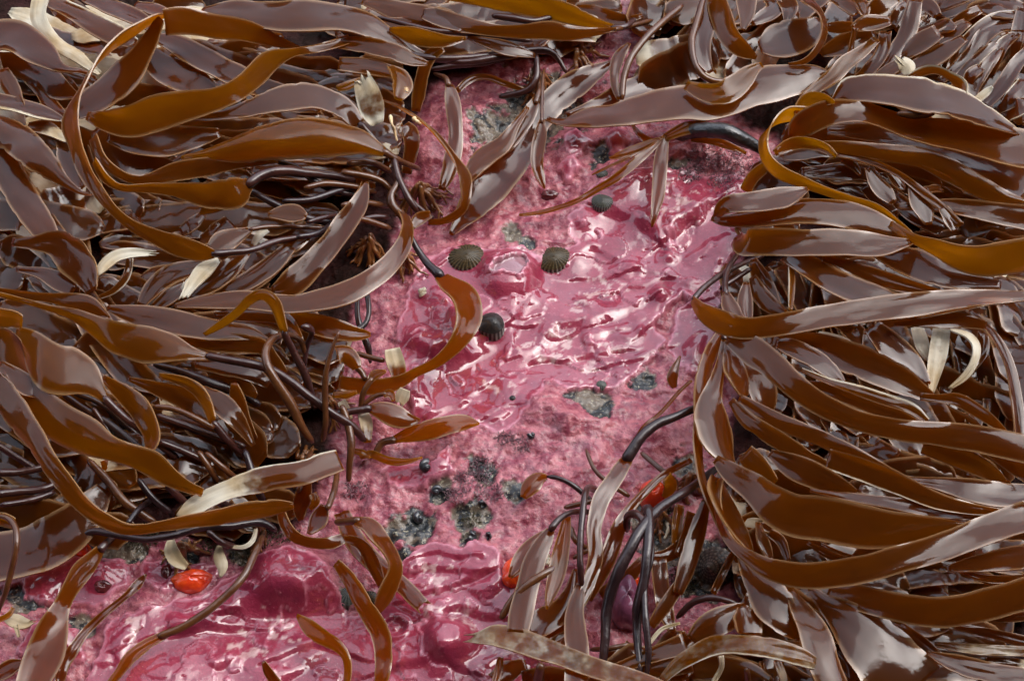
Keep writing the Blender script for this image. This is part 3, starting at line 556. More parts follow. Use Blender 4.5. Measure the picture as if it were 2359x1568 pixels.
# ---- right heap, upper part
K('tall smooth grey frond with white rim crowning the right heap', t20).B('1040 700 40,1150 620 160,1350 610 190,1600 645 220,1850 705 200,2050 785 170,2250 880 70,2340 920 20', [11,13,14,13,11], [10,0,-6,-6,-4], hue=.3, ruffle=.001, bleach_side=-.1).done()
K('bleached ragged curls standing behind the white rimmed frond', t20, name='frond_scrap', cat='kelp scrap').B('1500 410 60,1550 460 120,1560 520 60', [14,13], 20, bleach=1, rag0=.01).B('1560 540 40,1640 500 70,1750 480 60,1850 530 60,1930 590 90,1940 670 40', [13,14,13], [40,50], bleach_side=-.5, hue=.5, ruffle=.004).B('1990 720 40,2060 670 60,2120 620 50,2140 600 20', [11,12], 20, bleach=1).done()
K('sweeping grey frond below the white rimmed one', t20).B('760 950 60,820 870 180,1000 785 180,1200 775 160,1400 830 140,1600 900 150,1850 950 200,2100 1000 240,2420 1060 260', [10,12,12,11,11,11], [55,35,6,0,-2,-2,0], hue=.5, ruffle=.0015).done()
K('amber frond bent round in a tall bright hoop at the edge of the pink rock', t20).B('820 790 90,690 800 110,600 870 110,560 970 64,575 1090 74,660 1190 90,800 1250 80,950 1310 64,1150 1380 64,1330 1450 90,1480 1550 64,1600 1640 30', [11,12,12,11,10,9,8,8], [72,70,70,66,60,55,50], hue=.85, ruffle=.0005, cup=.05).done()
K('folded yellow tip rising beside the bright hoop', t20).B('810 860 60,830 760 120,880 690 120,980 690 90,1050 710 20', [11,13,13], [50,55], hue=.95).S('1480 785 30,1600 790 70,1700 770 90,1740 790 40', [13,13], 'stipe_brown').done()
K('long frond with yellow top side and brown flank crossing the right heap', t20).B('880 1000 40,1100 1030 110,1400 1060 130,1650 1090 150,1850 1180 170,2050 1290 150,2250 1380 110,2440 1430 70', [9,10,10,9,8], [60,50,42,36,30], hue=.7, cup=-.25).done()
K('grey frond lying beneath the sweeping grey one', t20).B('1000 900 60,1300 920 120,1600 985 140,1900 1060 170,2100 1140 180,2400 1290 250', [8,8,8], [10,0,0], hue=.3).done()
fr = K('torn frond with ragged fringe of leaf scraps along its rib', t20, name='kelp_plant')
fr.B('1060 1065 30,1300 1120 44,1500 1210 44,1650 1320 54,1800 1440 60,1920 1560 60', [9,9,8], [20,30], hue=.5, ruffle=.004)
for s in ['1110 1080 60,1180 1130 64,1235 1215 20', '1290 1150 60,1340 1250 110,1400 1330 120,1460 1400 40', '1440 1190 70,1500 1270 84,1540 1305 30', '1590 1280 60,1630 1380 125,1670 1460 125,1700 1550 50', '1690 1310 60,1760 1300 60,1800 1320 20', '1800 1430 60,1850 1520 90,1880 1600 40']:
    fr.B(s, [8.5,7.5], [0, 6], hue=.3, ruffle=.004)
fr.done()
K('dark purple shiny frond rolled like a tube under the bright hoop', t20).B('820 1190 60,1050 1185 120,1250 1185 120,1320 1240 70', [6,7], [14,20], hue=0).done()
K('olive yellow shreds clinging to the bright hoop', t20, name='frond_scrap', cat='kelp scrap').B('430 1320 90,480 1230 90,560 1160 80,600 1120 30', [4,6], [30,40], hue=1., ruffle=.005).B('640 1060 40,740 1000 90,840 985 90,980 1020 64,1055 1085 36', [10,10], [50,60], hue=1., ruffle=.005).done()
K('grey frond with pointed pale tip, upper of the folded pair', t20).B('235 1500 50,270 1430 110,360 1405 140,520 1392 150,700 1362 150,865 1305 24', [9,11,11,10.5], [30,6,0,-2], hue=.4, ruffle=.001).done()
K('wide grey frond lying under the pointed pale tip', t20).B('200 1500 50,280 1520 80,500 1500 120,800 1445 175,1000 1445 190,1250 1510 190,1450 1610 150,1560 1680 60', [8,9,9.5,9,8], [30,6,0,2,14,20], hue=.4, ruffle=.001).done()
K('brown grey frond leaving the heap at the right edge below the torn fringe', t20).B('1480 1425 30,1800 1425 90,2050 1455 130,2420 1510 180', [7,8,8], [0,4,20,24], hue=.4).done()
K('dark fronds in the gap beneath the torn fringe', t20, name='kelp_plant').B('1350 1230 80,1550 1280 130,1800 1360 140,2050 1420 90', 5, 10, hue=.05).B('1450 1350 80,1600 1480 120,1800 1580 120', 5, 10, hue=.1).B('1250 1290 60,1350 1380 100,1450 1480 100', 5, 10, hue=.1).done()
# ---- right heap, middle
K('squared grey strap folded over at the edge of the pink rock', t21).B('380 60 60,392 120 150,430 115 185,520 102 190,800 112 190,1100 112 180,1350 122 160,1500 112 80,1615 95 18', [7,9,10,10.5,10,9], [55,40,14,0,0,-2], hue=.5, ruffle=.0008).done()
K('long straight grey band lying right across the heap', t21).B('62 500 50,120 575 105,250 650 170,400 698 155,560 690 150,800 655 158,1100 603 160,1400 560 160,1650 528 150,1900 500 130,2150 480 100,2420 470 60', [8,10,11.5,12,12,12,11.5,11], [60,50,34,4,0,0,0,-2,-2], hue=.5, ruffle=.0008, cup=.05).S('70 505 44,150 415 46,300 310 44,450 240 36,560 200 30', [8,7,5,4], 'stipe').done()
K('cream bleached strip along the lower side of the straight band', t21, name='frond_scrap', cat='kelp scrap').B('1620 625 20,1800 575 60,2000 535 64,2150 515 50,2280 508 14', [11.2,11.2], [0,0], bleach=1).done()
K('yellow amber frond with wavy rim at the right edge above the band', t21).B('1430 -20 60,1600 85 70,1750 145 120,1900 205 170,2100 235 220,2420 190 240', [9,10,10,10], [40,60,60,55], hue=.75, ruffle=.003).done()
K('grey frond with a red brown blotch, slanting under the band', t21).B('700 205 80,850 265 150,1000 350 170,1200 440 175,1420 490 100,1560 520 30', [8,9,9], [0,0,2,6], hue=.2).done()
K('brown frond parallel to the blotched grey one', t21).B('960 215 50,1200 290 100,1450 380 110,1720 450 70,1900 480 30', [9,9,9], [32,30], hue=.3).done()
K('dull dark frond sagging beneath the wavy rimmed amber frond', t21).B('1300 160 60,1550 235 200,1750 310 200,2000 370 130,2200 400 60', [6,7,7], [18,14], hue=.05).done()
fan = K('great fan of brown fingers springing from one stalk beside the pink rock', t21, name='kelp_plant')
fan.B('270 740 70,190 900 95,140 1100 95,115 1300 66,110 1500 60,140 1700 54,200 1900 50,280 2080 40', [8,9,9,8,7], [40,44,50,50], hue=.35, ruffle=.0005)
fan.B('290 770 40,262 950 70,230 1080 110,200 1200 170,230 1330 235,262 1450 210,310 1570 120,360 1660 30', [8,9,9,8], [4,4,10,34,40,40], hue=.4, ruffle=.0005)
fan.B('310 790 60,350 950 130,400 1080 120,440 1170 40', [8,9,8], [0,10,36,36], hue=.4, ruffle=.001)
fan.B('310 765 80,450 835 200,620 955 190,760 1085 175,950 1222 160,1200 1335 145,1500 1402 150,1750 1425 170,2000 1455 190,2200 1495 195,2420 1540 200', [9,11,12,12,12,11.5,11,11], [34,32,34,36,34,34,26,10], hue=.4, ruffle=.001)
fan.B('620 770 80,900 832 200,1150 905 230,1350 985 220,1550 1085 180,1720 1180 70', [8,9,9,8], [24,26,28,30], hue=.32, ruffle=.001)
fan.B('840 1080 40,1000 1120 95,1200 1190 115,1400 1270 115,1640 1360 40', [8,9,9], [30,32], hue=.35)
fan.B('330 1200 60,450 1340 110,620 1450 130,800 1565 130,960 1650 100,1100 1740 40', [8,9,9,9], [40,40], hue=.5, ruffle=.001)
fan.B('390 1180 60,600 1310 110,800 1400 120,1000 1480 115,1250 1620 130,1500 1760 120,1750 1880 110,2000 1945 80,2270 1970 26', [9,10,10,10,9], [34,36,36,34], hue=.4, ruffle=.001)
fan.B('480 340 50,520 450 120,620 550 120,720 600 40', [6,7], [40,34], hue=.35)
fan.B('480 225 60,540 350 130,590 470 140,680 580 30', [5,6], [30,34], hue=.25)
fan.B('230 1600 60,340 1700 150,490 1800 200,600 1900 250,760 1988 300,1000 2020 310,1250 2070 300,1500 2088 240,1750 2078 150,1990 2055 20', [9,10,11,11.5,11,11,10], [36,38,40,38,36], hue=.42, ruffle=.001)
fan.B('430 1560 140,530 1670 155,640 1765 60', [8,8], 42, hue=.5).B('600 1560 60,760 1650 180,900 1710 190,1060 1785 150,1200 1830 40', [8,9,9], [30,34], hue=.4)
fan.B('240 1730 60,300 1880 170,350 2010 165,430 2160 110,480 2250 30', [7,8,8], [50,50], hue=.5, ruffle=.0005)
fan.B('250 1740 50,232 1870 50,262 2050 60,340 2190 64,450 2275 95,600 2360 150,800 2405 175,1000 2400 190,1300 2350 190,1500 2290 185,1800 2208 190,2100 2090 200,2420 1990 210', [8,9,10,11,12,12,12,12], [50,48,40,36,32,28,6,0,0], hue=.45, ruffle=.0008)
fan.S('290 780 60,262 690 60,240 600 50,290 520 40,380 470 30', [8,6,4,3]).done()
K('pale edged brown strip with ragged cream top, lying on the fan', t21).B('820 985 24,1000 1060 44,1200 1120 70,1400 1190 80,1580 1250 80,1690 1340 40', [11,11.5,11], [10,14], hue=.5, bleach_side=-.55, ruffle=.003).done()
K('smooth grey frond with rounded end lying between the fingers of the fan', t21).B('640 800 50,720 815 110,800 850 130,950 935 135,1050 1020 100,1120 1085 30', [10,10.5,10], [0,-2,0], hue=.2, ruffle=.001).done()
K('brown frond crumpled in an S at the right of the fan', t21).B('1640 1170 50,1780 1185 60,1880 1185 90,2000 1245 100,2150 1350 70,2250 1440 30', [9,9.5,9], [34,36], hue=.35).done()
K('purple brown frond hanging below the straight band', t21).B('1310 690 120,1450 830 200,1580 950 180,1690 1100 60', [9,8,7], [-4,0,10], hue=.1).done()
K('pale dead straps splayed under the straight band', t21, name='kelp_plant').B('1620 690 90,1660 820 100,1700 920 40', [7,6], 0, bleach=1).B('1790 700 120,1770 850 130,1740 1000 100,1720 1150 30', [8,7], [-6,0], bleach=[.9,.7,.9,1]).B('1440 960 50,1520 1010 110,1620 1060 60', 5, 0, bleach=.8).done()
K('dark frond with a curled pale rim like a hook', t21).B('1850 690 44,1980 735 60,2040 820 46,2020 940 46,1950 1040 50,1840 1120 20', [9,9,7], [40,30], bleach=1, hue=.3).B('2080 720 60,2080 840 90,2010 960 60,1950 1060 30', [7,6], 30, hue=.5).done()
K('thin dark frond trailing down the right edge', t21).B('1980 570 20,2100 685 44,2200 830 54,2270 1020 64,2312 1250 74,2330 1420 80,2340 1560 50', [9,8,7,6], [30,30], hue=.15).done()
K('dark brown frond jutting out beneath the cream strip', t21).B('1460 665 34,1700 655 90,1900 640 115,2100 680 60', [10,9.5], [34,36], hue=.3, ruffle=.003).done()
K('pair of small grey leaves on a thin dark stalk at the edge of the rock', t21).B('300 450 50,325 540 115,375 610 90,420 660 30', [8,8], 0, hue=.3).B('440 380 40,430 500 110,440 600 90,460 670 30', [7,7], 0, hue=.25).S('385 180 36,312 290 40,292 400 42,300 470 40', [6,7,8], 'stipe').S('470 290 36,330 380 36,260 430 30', [6,6], 'stipe').done()
K('narrow cream edged strip hanging straight down', t21).B('750 250 30,755 400 44,745 570 30', [8,9], [30,34], hue=.8, bleach_side=-.4).done()
K('wet brown paddle with bubbles between the fan fingers', t21).B('480 880 100,530 1030 180,560 1170 190,575 1280 110', [7,7,6], [4,6,12], hue=.6).done()
pl = K('dark grey fronds matted in the shade at the far right', t21, name='kelp_plant')
for s in ['1950 780 140,1900 900 170,1850 1050 130,1800 1150 60', '2050 1000 120,2030 1200 150,2000 1380 120', '2200 620 150,2150 780 160,2100 900 80', '2180 900 120,2150 1100 140,2130 1350 90', '2330 900 90,2290 1100 120,2280 1300 100', '1350 720 100,1380 860 90,1370 1000 60', '1080 700 90,1200 760 120,1320 850 60', '1000 1330 90,1080 1450 120,1100 1600 90', '1180 1420 140,1300 1520 160,1480 1600 120', '780 1260 50,840 1380 80,900 1500 60', '860 340 80,930 440 140,1020 540 80', '660 400 90,720 480 120,780 560 80', '900 480 60,1000 500 100,1100 520 60', '1480 1460 120,1640 1560 130,1700 1640 90', '1850 1500 140,1950 1560 120,2050 1640 100', '2240 430 120,2330 420 120,2400 470 80', '2180 540 90,2300 580 100,2420 640 70']:
    pl.B(s, [3,4,4.5], [random.uniform(-6, 14) for _ in range(3)], hue=random.uniform(0, .2), bleach=random.choice([0, 0, 0, .2]))
pl.done()
# ---- right heap, lower part
K('brown strap with cream lower rim, between fan and grey wedge', t22).B('1000 30 140,1250 110 160,1500 210 145,1750 320 115,2000 380 74,2260 402 30', [10,10.5,10], [36,36], hue=.4, bleach_side=.12).done()
K('thin grey frond showing between two brown fingers', t22).B('880 245 20,1200 300 60,1500 350 84,1750 400 76,2120 445 40', [9,9.5,9], [0,-2,0], hue=.2).done()
K('flat grey frond speckled with holes at the right edge', t22).B('1480 165 20,1800 212 95,2000 252 155,2200 280 170,2420 270 130', [8,8.5,8], [0,2,0], hue=.25, ruffle=.003).done()
K('amber brown frond bending down at the right edge', t22).B('1660 -60 120,1950 40 150,2130 130 115,2230 200 40', [9,9,8], [36,36], hue=.5).B('2100 -60 120,2280 60 140,2420 180 100', [8,8], 36, hue=.35).done()
K('broad brown frond hooked under the long low band', t22).B('1010 930 110,1120 970 170,1250 1000 190,1450 1050 195,1700 1090 205,1900 1080 215,2100 1040 220,2420 950 230', [7,8,9.5,10.5,10.5,10], [20,26,38,40,40,36], hue=.42, ruffle=.002).done()
K('grey frond above the broad hooked one at the right edge', t22).B('1830 795 50,2100 745 140,2420 700 200', [9,9.5], [0,0], hue=.3).B('1880 790 24,2100 860 50,2420 860 64', [8.5,9], [34,34], hue=.35).done()
K('very broad grey frond spreading down to the lower edge', t22).B('880 920 50,960 1010 110,1090 1100 230,1250 1240 390,1400 1400 460,1580 1640 500', [7,7.5,8,7.5,6], [20,16,6,0,0], hue=.3, ruffle=.002, cup=-.12).done()
K('two toned frond, grey one side and brown the other, at the lower edge', t22).B('740 920 50,820 1060 140,900 1200 195,965 1380 215,1060 1600 210', [7,8.5,9,8.5], [20,14,10,8], hue=.5, cup=-.3).done()
K('wedge shaped frond, brown with jagged grey sheen', t22).B('400 690 60,480 800 170,560 920 250,640 1050 280,730 1180 180,810 1280 50', [7,8,8,7], [16,12,6,6], hue=.3, cup=-.15).done()
K('tan faded band arching along the lower edge', t22).B('-140 1560 60,-20 1440 100,200 1325 130,400 1312 130,600 1335 140,800 1390 130,920 1440 80', [6,8,10,10,9], [10,10,6,6], hue=.8, bleach=[.35,.25,.3,.25,.35], bleach_side=.2).done()
K('grey frond in the lower right corner', t22).B('1690 1370 30,1900 1450 125,2150 1510 140,2420 1560 160', [7,7.5], [0,2], hue=.3).done()
K('brown and grey frond lying below the fan stalk', t22).B('70 1290 110,140 1220 170,240 1160 195,370 1100 160,440 1040 40', [6,7,7], [6,10,22], hue=.25).B('410 1050 60,440 1130 180,455 1240 160', [8,7.5], 30, hue=.25).done()
K('dark brown straps hanging between the fan and the red anemones', t22).B('170 320 60,100 560 130,40 760 130,-30 960 70', [6,5,4], [20,20], hue=.1).B('60 400 60,20 560 70,-30 700 60', [5,4], 20, hue=.2).B('350 680 40,290 800 54,210 960 50', [4,3], 24, hue=.4).done()
K('purple stalk bowed over pink rock beside the dark straps', t22, name='kelp_stipe', cat='kelp stalk').S('-40 1130 40,70 1025 50,200 990 50,350 1025 40,450 1080 30', [2,5,6,5]).done()
K('thin upright brown fingers inside the low loop of the fan', t22, name='kelp_plant').B('520 470 30,560 600 70,610 730 30', [6,6], 40, hue=.45).B('600 540 60,680 600 70,730 740 40', [6,6], 40, hue=.3).B('860 610 24,1000 690 60,1200 760 50', [6,6], 30, hue=.25).B('950 620 24,1150 720 60,1350 760 40', [6,6], 30, hue=.25).done()
K('bleached curls poking out below the tan band', t22, name='frond_scrap', cat='kelp scrap').B('270 1390 44,275 1470 36,215 1580 34', [7,6], 30, bleach=1).B('650 1420 44,690 1520 54,705 1600 40', [6,6], 10, bleach=.9).done()
K('dark fronds and olive shreds in the deep gap at lower right', t22, name='kelp_plant').B('1800 1180 40,2100 1230 64,2420 1310 90', 5, 20, hue=.05).B('1740 1310 34,2000 1345 70,2400 1360 70', 5, 10, bleach=[.1,.5,.3,.5]).B('1500 1180 60,1650 1300 90,1780 1400 60', 5, 20, hue=.1).B('2100 1420 60,2300 1440 70,2420 1460 60', 4, 0, hue=.2, bleach=.4).B('2100 1130 30,2250 1130 60,2420 1110 60', 8, 40, hue=.3).done()
K('stub of brown stalk at the lower edge', t22, name='kelp_stipe', cat='kelp stalk').S('470 1640 50,450 1560 46,440 1480 40', [3,6,8], 'stipe_brown').done()
pl = K('brown fronds packed under the tan band', t22, name='kelp_plant')
for s in ['60 1480 160,250 1480 190,450 1520 170,600 1600 120', '560 1430 60,600 1500 100,620 1600 90', '780 1460 80,840 1530 100,880 1600 80', '-150 1400 90,-50 1330 120,40 1250 90', '1080 1340 90,1150 1450 160,1230 1600 130', '-300 1480 80,-150 1480 120,40 1560 120']:
    pl.B(s, [4,5], [random.uniform(0, 30) for _ in range(3)], hue=random.uniform(.1, .4))
pl.done()
# ---- left heap, middle
K('notched brown frond shaped like a wing at the left of the heap', t01).B('80 105 60,250 110 110,380 115 190,500 200 260,590 320 200,635 450 80', [7,8,8,7], [30,34,30], hue=.25).done()
K('dark purple frond in shade under the wing shaped frond', t01).B('110 290 30,280 315 80,400 370 140,510 440 90', [6,6], [10,4,20], hue=.02).done()
K('amber brown frond with scalloped upper edge at the left edge', t01).B('-60 440 60,150 470 64,330 490 66,450 505 100,600 545 160,700 595 70,755 625 18', [8,9,10,10], [30,34,30], hue=.4, ruffle=.003).done()
K('long golden frond on a thick purple stalk crossing the left heap', t01).B('-60 455 40,150 510 34,330 560 44,500 605 84,650 685 145,800 765 220,1000 805 260,1180 832 190,1330 872 84,1440 892 50', [9,9,10,11,11,10], [50,50,48,42,24,6,6], hue=.75, ruffle=.001, cup=-.12).S('1420 890 54,1700 940 64,1860 980 64,2000 1060 64,2150 1180 62,2300 1290 66,2440 1380 64,2520 1480 50', [10,9,8,6,3]).done()
K('grey backed frond behind the long golden frond', t01).B('740 560 40,950 605 150,1200 655 175,1450 700 150,1700 725 110,1870 790 20', [8,9,8], [26,4,0,6], hue=.3, ruffle=.001).done()
K('amber frond tapering to the hooked stalk', t01).B('1120 740 30,1400 792 120,1600 803 140,1800 825 115,1885 905 84,1970 1010 40', [8,8,8,7], [40,42,40], hue=.55).done()
K('smooth straight grey frond rising to the amber bend beside the dark holdfast', t01).B('1210 545 20,1400 512 90,1700 502 125,2000 530 135,2200 502 150,2358 462 160,2520 385 145,2690 260 140,2790 120 110,2820 -10 80,2790 -100 50', [9,10,10,10,10,9,8], [0,-2,-2,0,6,30,50], hue=.5, ruffle=.0008).done()
K('yellow frond arched high like a croquet hoop', t01).B('1410 745 30,1550 662 60,1650 582 60,1720 505 72,1810 462 84,1890 520 84,1930 620 64,1962 725 50', [10,12,14,15,14,12], [60,60,50,30,40,40], hue=.9, ruffle=.0005).S('1955 710 52,2020 850 52,2100 1000 58,2150 1150 52,2170 1260 46', [12,9,6,3], 'stipe').done()
K('great round amber leaf with broad grey shine on a purple stalk', t01).B('110 715 60,190 790 170,260 880 270,340 950 340,450 985 360,580 1040 270,660 1110 130,730 1190 56', [10,11.5,12,11,10], [44,34,16,6,4,4], hue=.8, cup=-.12, ruffle=.001).S('715 1170 62,850 1310 60,960 1390 58,1100 1500 56,1230 1600 50', [10,8,6,4]).done()
K('folded amber frond with pinched rim at the left edge', t01).B('-70 610 130,20 630 130,100 640 110,150 660 80', [11,12], [55,60], hue=.65, ruffle=.004).B('-70 780 200,50 830 240,130 930 200,190 1040 60', [8,9], [40,44], hue=.5).done()
K('rippled amber frond below the great round leaf', t01).B('130 1010 60,200 1110 150,290 1240 220,400 1350 265,560 1435 265,750 1530 175,900 1580 155,1050 1640 180,1160 1720 135,1280 1790 84,1400 1835 58', [9,10,11,10,9], [30,34,36,38,40,44], hue=.7, ruffle=.003).S('1380 1828 60,1500 1890 60,1620 1962 54', [8,6,4]).done()
K('grey topped frond at the left edge under the great round leaf', t01).B('-10 940 60,120 1040 140,230 1120 150,320 1155 40', [9,10,9], [-2,0], hue=.4).done()
K('long brown strap bending round the foot of the heap to a golden tip', t01).B('-60 1050 200,100 1280 190,220 1440 150,330 1620 130,430 1760 120,560 1910 110,700 2020 100,880 2090 74,1080 2075 72,1300 2035 90,1500 2005 112,1700 1970 125,1900 1940 115,2030 1925 40', [9,11,11,10,10,9,9,9], [20,30,40,50,55,58,55,50], hue=.5, ruffle=.0008).done()
K('amber leaf curving between purple stalks', t01).B('710 1040 40,850 1150 125,970 1270 155,1040 1400 115,1045 1500 95,1000 1580 30', [8,9,8], [36,44], hue=.6).done()
K('amber frond rolled over a grey underside, on a pinkish stalk', t01).B('890 1050 30,1100 1120 105,1300 1190 165,1390 1260 150,1430 1340 60', [8,8,8], [36,40], hue=.45).B('1100 1025 40,1250 1062 64,1370 1130 74,1430 1230 64,1465 1345 56', [10,10,9], [50,55], hue=.7).S('1460 1340 60,1580 1480 60,1690 1590 54', [8,6,3]).S('1060 1240 40,1200 1255 42,1350 1320 46,1480 1390 50', [9,9,8], 'stipe_brown').done()
K('grey leaf with tiny holes beside the rolled amber frond', t01).B('1390 1110 60,1500 1200 155,1600 1290 145,1680 1390 95,1750 1510 36', [8,8,6], [0,0,4], hue=.35).done()
K('blunt brown stump of frond standing up', t01).B('1620 1080 40,1640 1180 115,1690 1320 76,1750 1470 60', [9,7,5], [36,40], hue=.35).done()
K('bare stalk bent in a hook with a collar', t01, name='kelp_stipe', cat='kelp stalk').S('2105 880 40,2082 785 42,1985 742 44,1885 772 52,1832 862 60,1862 990 62,1950 1130 70,2020 1240 76,2080 1370 60,2160 1490 50', [7,9,11,12,10,8,5], 'stipe_brown').done()
K('dark stalk with an amber leaf in the shade of the heap', t01).S('1060 950 40,1250 1000 60,1450 1080 76,1620 1130 60,1800 1230 50', [7,6,4], 'stipe_dark').B('1440 1030 40,1600 1062 74,1700 1110 105,1770 1170 36', [6,6], 44, hue=.55).done()
K('purple brown frond behind the hooked stalk', t01).B('1350 940 60,1600 965 135,1750 1015 125,1860 1090 60', [7,7,6], [6,14], hue=.05, ruffle=.004).done()
pl = K('bundle of purple stalks running down under the great round leaf', t01, name='kelp_plant')
for s in ['430 1150 40,600 1270 54,780 1380 60,930 1500 58,1060 1600 50', '500 1140 40,700 1220 44,850 1345 46,960 1450 40', '1080 1300 50,1300 1380 60,1520 1460 58,1700 1520 50', '-40 1490 50,100 1580 50,260 1680 50', '680 1150 36,760 1270 44,880 1400 46', '640 1250 40,730 1380 40,800 1500 40', '1090 1480 50,1250 1540 54,1420 1620 50', '-40 1700 54,150 1690 54,320 1650 50,440 1560 46', '-40 1850 56,100 1830 56,300 1810 54,450 1740 50','0 1920 40,200 1890 44,380 1830 40','1360 1060 40,1480 1080 44,1570 1150 44,1590 1240 40']:
    pl.S(s, [6,5,4], random.choice(['stipe', 'stipe', 'stipe_dark']))
pl.done()
K('slender upright stalk with a golden point', t01, name='kelp_stipe', cat='kelp stalk').S('2345 720 18,2290 850 34,2252 1000 40,2245 1150 46,2250 1350 42,2230 1480 40', [13,11,8,4], 'stipe_brown').done()
K('stalk with a rounded knob above the amber frond', t01, name='kelp_stipe', cat='kelp stalk').S('2105 960 36,2112 860 36,2140 770 40,2165 720 44,2130 690 60,2085 690 50', [6,8,10,11], 'stipe').done()
K('amber frond pointing out over the pink rock from the left heap', t01).B('1930 600 50,2100 650 135,2300 702 145,2450 735 115,2560 745 30', [7,7,6], [30,20,20], hue=.7).B('1480 610 50,1700 600 100,1900 620 150,2000 690 120,2080 790 40', [8,8,8], [0,0,10], hue=.4).done()
K('broad brown leaf with silver patch leaning over the stalks', t01).B('1880 440 60,2000 400 190,2150 262 175,2290 112 155,2400 -40 150,2480 -150 130,2520 -260 60,2535 -315 16', [6,7,8,9,9], [30,24,12,4,0,0], hue=.35, ruffle=.001).done()
pl = K('grey and purple fronds lying in the hollow beneath the loop stalk', t01, name='kelp_plant')
for s, b in [('970 545 60,1050 430 125,1180 330 145,1350 280 115,1510 240 36', 0), ('1240 490 60,1450 380 160,1600 270 130,1710 170 50', 0), ('1480 450 40,1660 400 120,1850 280 140,2010 130 80', 0), ('1060 560 60,1180 470 110,1300 390 70', 0), ('1130 520 60,1250 440 60,1340 330 40', .6), ('1600 440 60,1750 380 100,1900 250 110,2000 180 50', 0), ('1380 90 60,1480 50 120,1600 -30 110', 0), ('1250 40 60,1330 -20 90,1400 -90 60',0), ('1750 130 40,1790 60 50,1850 20 40', 1), ('1900 190 60,2020 130 90,2120 60 60', 0)]:
    pl.B(s, [5,6,6], [random.uniform(-6, 10) for _ in range(3)], hue=random.uniform(.05, .3), bleach=b)
pl.done()
K('tan torn strip with a ragged end among the grey fronds', t01, name='frond_scrap', cat='kelp scrap').B('1260 500 50,1345 370 90,1420 280 105,1510 225 36', [7,7.5], [0,0], bleach=1, rag0=.008).done()
K('pink grey leaf on a thin brown stalk', t01).B('1440 150 40,1500 120 130,1580 85 140,1660 50 90,1740 15 30', [8,8], [0,6], hue=.5).S('1720 20 32,1850 0 34,2050 0 34,2250 10 34', [8,7,5], 'stipe_brown').done()
K('bleached shred hanging over the dark gap', t01, name='frond_scrap', cat='kelp scrap').B('670 330 30,700 280 80,790 200 95,900 180 70,1060 185 30', [8,8.5], [4,0], bleach=1, ruffle=.005, rag=.008).done()
K('pale rimmed curl of frond in the dark gap', t01, name='frond_scrap', cat='kelp scrap').B('900 190 50,880 330 54,790 440 44,670 490 30', [7,6,5], [30,40], hue=.4, bleach_side=.5).done()
pl = K('thin purple stalks tangled beside the dark holdfast', t00, name='kelp_plant')
for s in ['1720 1310 40,1880 1400 50,2100 1500 54,2358 1560 50', '1950 1390 40,2150 1380 44,2358 1310 44,2500 1290 40', '2100 1300 40,2250 1270 50,2450 1290 46,2600 1330 40', '1900 1110 36,2050 1160 44,2200 1270 46,2358 1330 46,2480 1350 40', '2120 1540 34,2250 1500 36,2400 1480 36', '2358 1190 44,2500 1210 50,2650 1260 46,2750 1380 44', '2358 1420 44,2520 1400 44,2680 1430 40', '2300 1640 40,2420 1560 44,2560 1500 40,2700 1500 40', '2400 1130 50,2560 1120 50,2700 1190 46', '2720 1090 44,2760 1240 46,2840 1400 50,2900 1480 40', '2350 1500 40,2520 1520 44,2700 1580 44', '2050 1640 40,2200 1610 40,2330 1520 40']:
    pl.S(s, [7,6,4], random.choice(['stipe', 'stipe', 'stipe_brown', 'stipe_dark']))
pl.done()
K('tan oval leaf among the purple stalks', t00).B('1850 1480 30,1950 1470 100,2050 1480 120,2115 1500 40', 8, [0,4], hue=.6).done()
K('narrow frond hanging from the stalks, pinkish with pointed tip', t10).B('160 1170 24,165 1260 50,140 1360 100,90 1450 130,30 1550 130,-30 1640 90', [5,7,7], [10,0,4], hue=.4).done()
K('purple and grey stalk with split amber foot by the dark holdfast', t10).S('370 1150 40,400 1250 44,340 1340 54,350 1420 60,430 1500 60,450 1600 50', [6,6,5,4], 'stipe_brown').S('390 1220 30,450 1340 36,540 1440 36,640 1510 34', [6,5,4], 'stipe').B('490 1570 40,540 1510 90,620 1480 50', [5,5], 40, hue=.5).done()
# ---- left heap, foot
K('very broad dark frond spread over the foot of the heap', t02).B('720 240 120,600 400 260,420 560 330,200 660 340,-60 720 340', [5,5,4,3], [26,18,2,0], hue=.15, cup=.05).done()
K('pale pink stalk bowed down at the left edge', t02).S('-40 420 30,60 442 42,112 520 46,110 650 46,80 800 46,40 950 42,0 1050 34,-30 1150 30', [8,9,9,7,5,2], 'stipe_brown').B('-60 440 60,20 450 90,100 480 70', 8, 50, hue=.9).done()
K('spoon shaped frond, amber above and grey below, hanging onto the pink rock', t02).B('690 660 70,640 730 120,560 810 155,490 920 115,430 1040 115,370 1180 205,330 1330 260,280 1470 255,210 1640 200', [4,5,5,4,4,4], [44,46,46,30,4,0,0], hue=.6, ruffle=.001).S('800 560 46,740 610 54,680 670 64', [3,4,4]).done()
K('long curved brown stalk widening to an olive strap over the pink rock', t02).S('1830 530 48,1790 620 54,1740 730 58,1680 850 58,1580 960 56,1400 1110 58,1250 1200 58,1090 1262 56', [2,3,4,4,3,2.5], 'stipe_brown').B('1150 1235 56,1000 1320 80,900 1400 92,830 1500 74,750 1600 64', [2.5,2.5,2], [6,14,20], hue=.8, ruffle=.0005).done()
K('thin dark frond trailing over the magenta crust', t02).B('1010 830 16,950 900 70,870 980 44,700 1120 54,570 1250 64,500 1360 84,440 1450 84,400 1620 60', [2,2.2,2.2], [24,20,24], hue=.3, ruffle=.001).done()
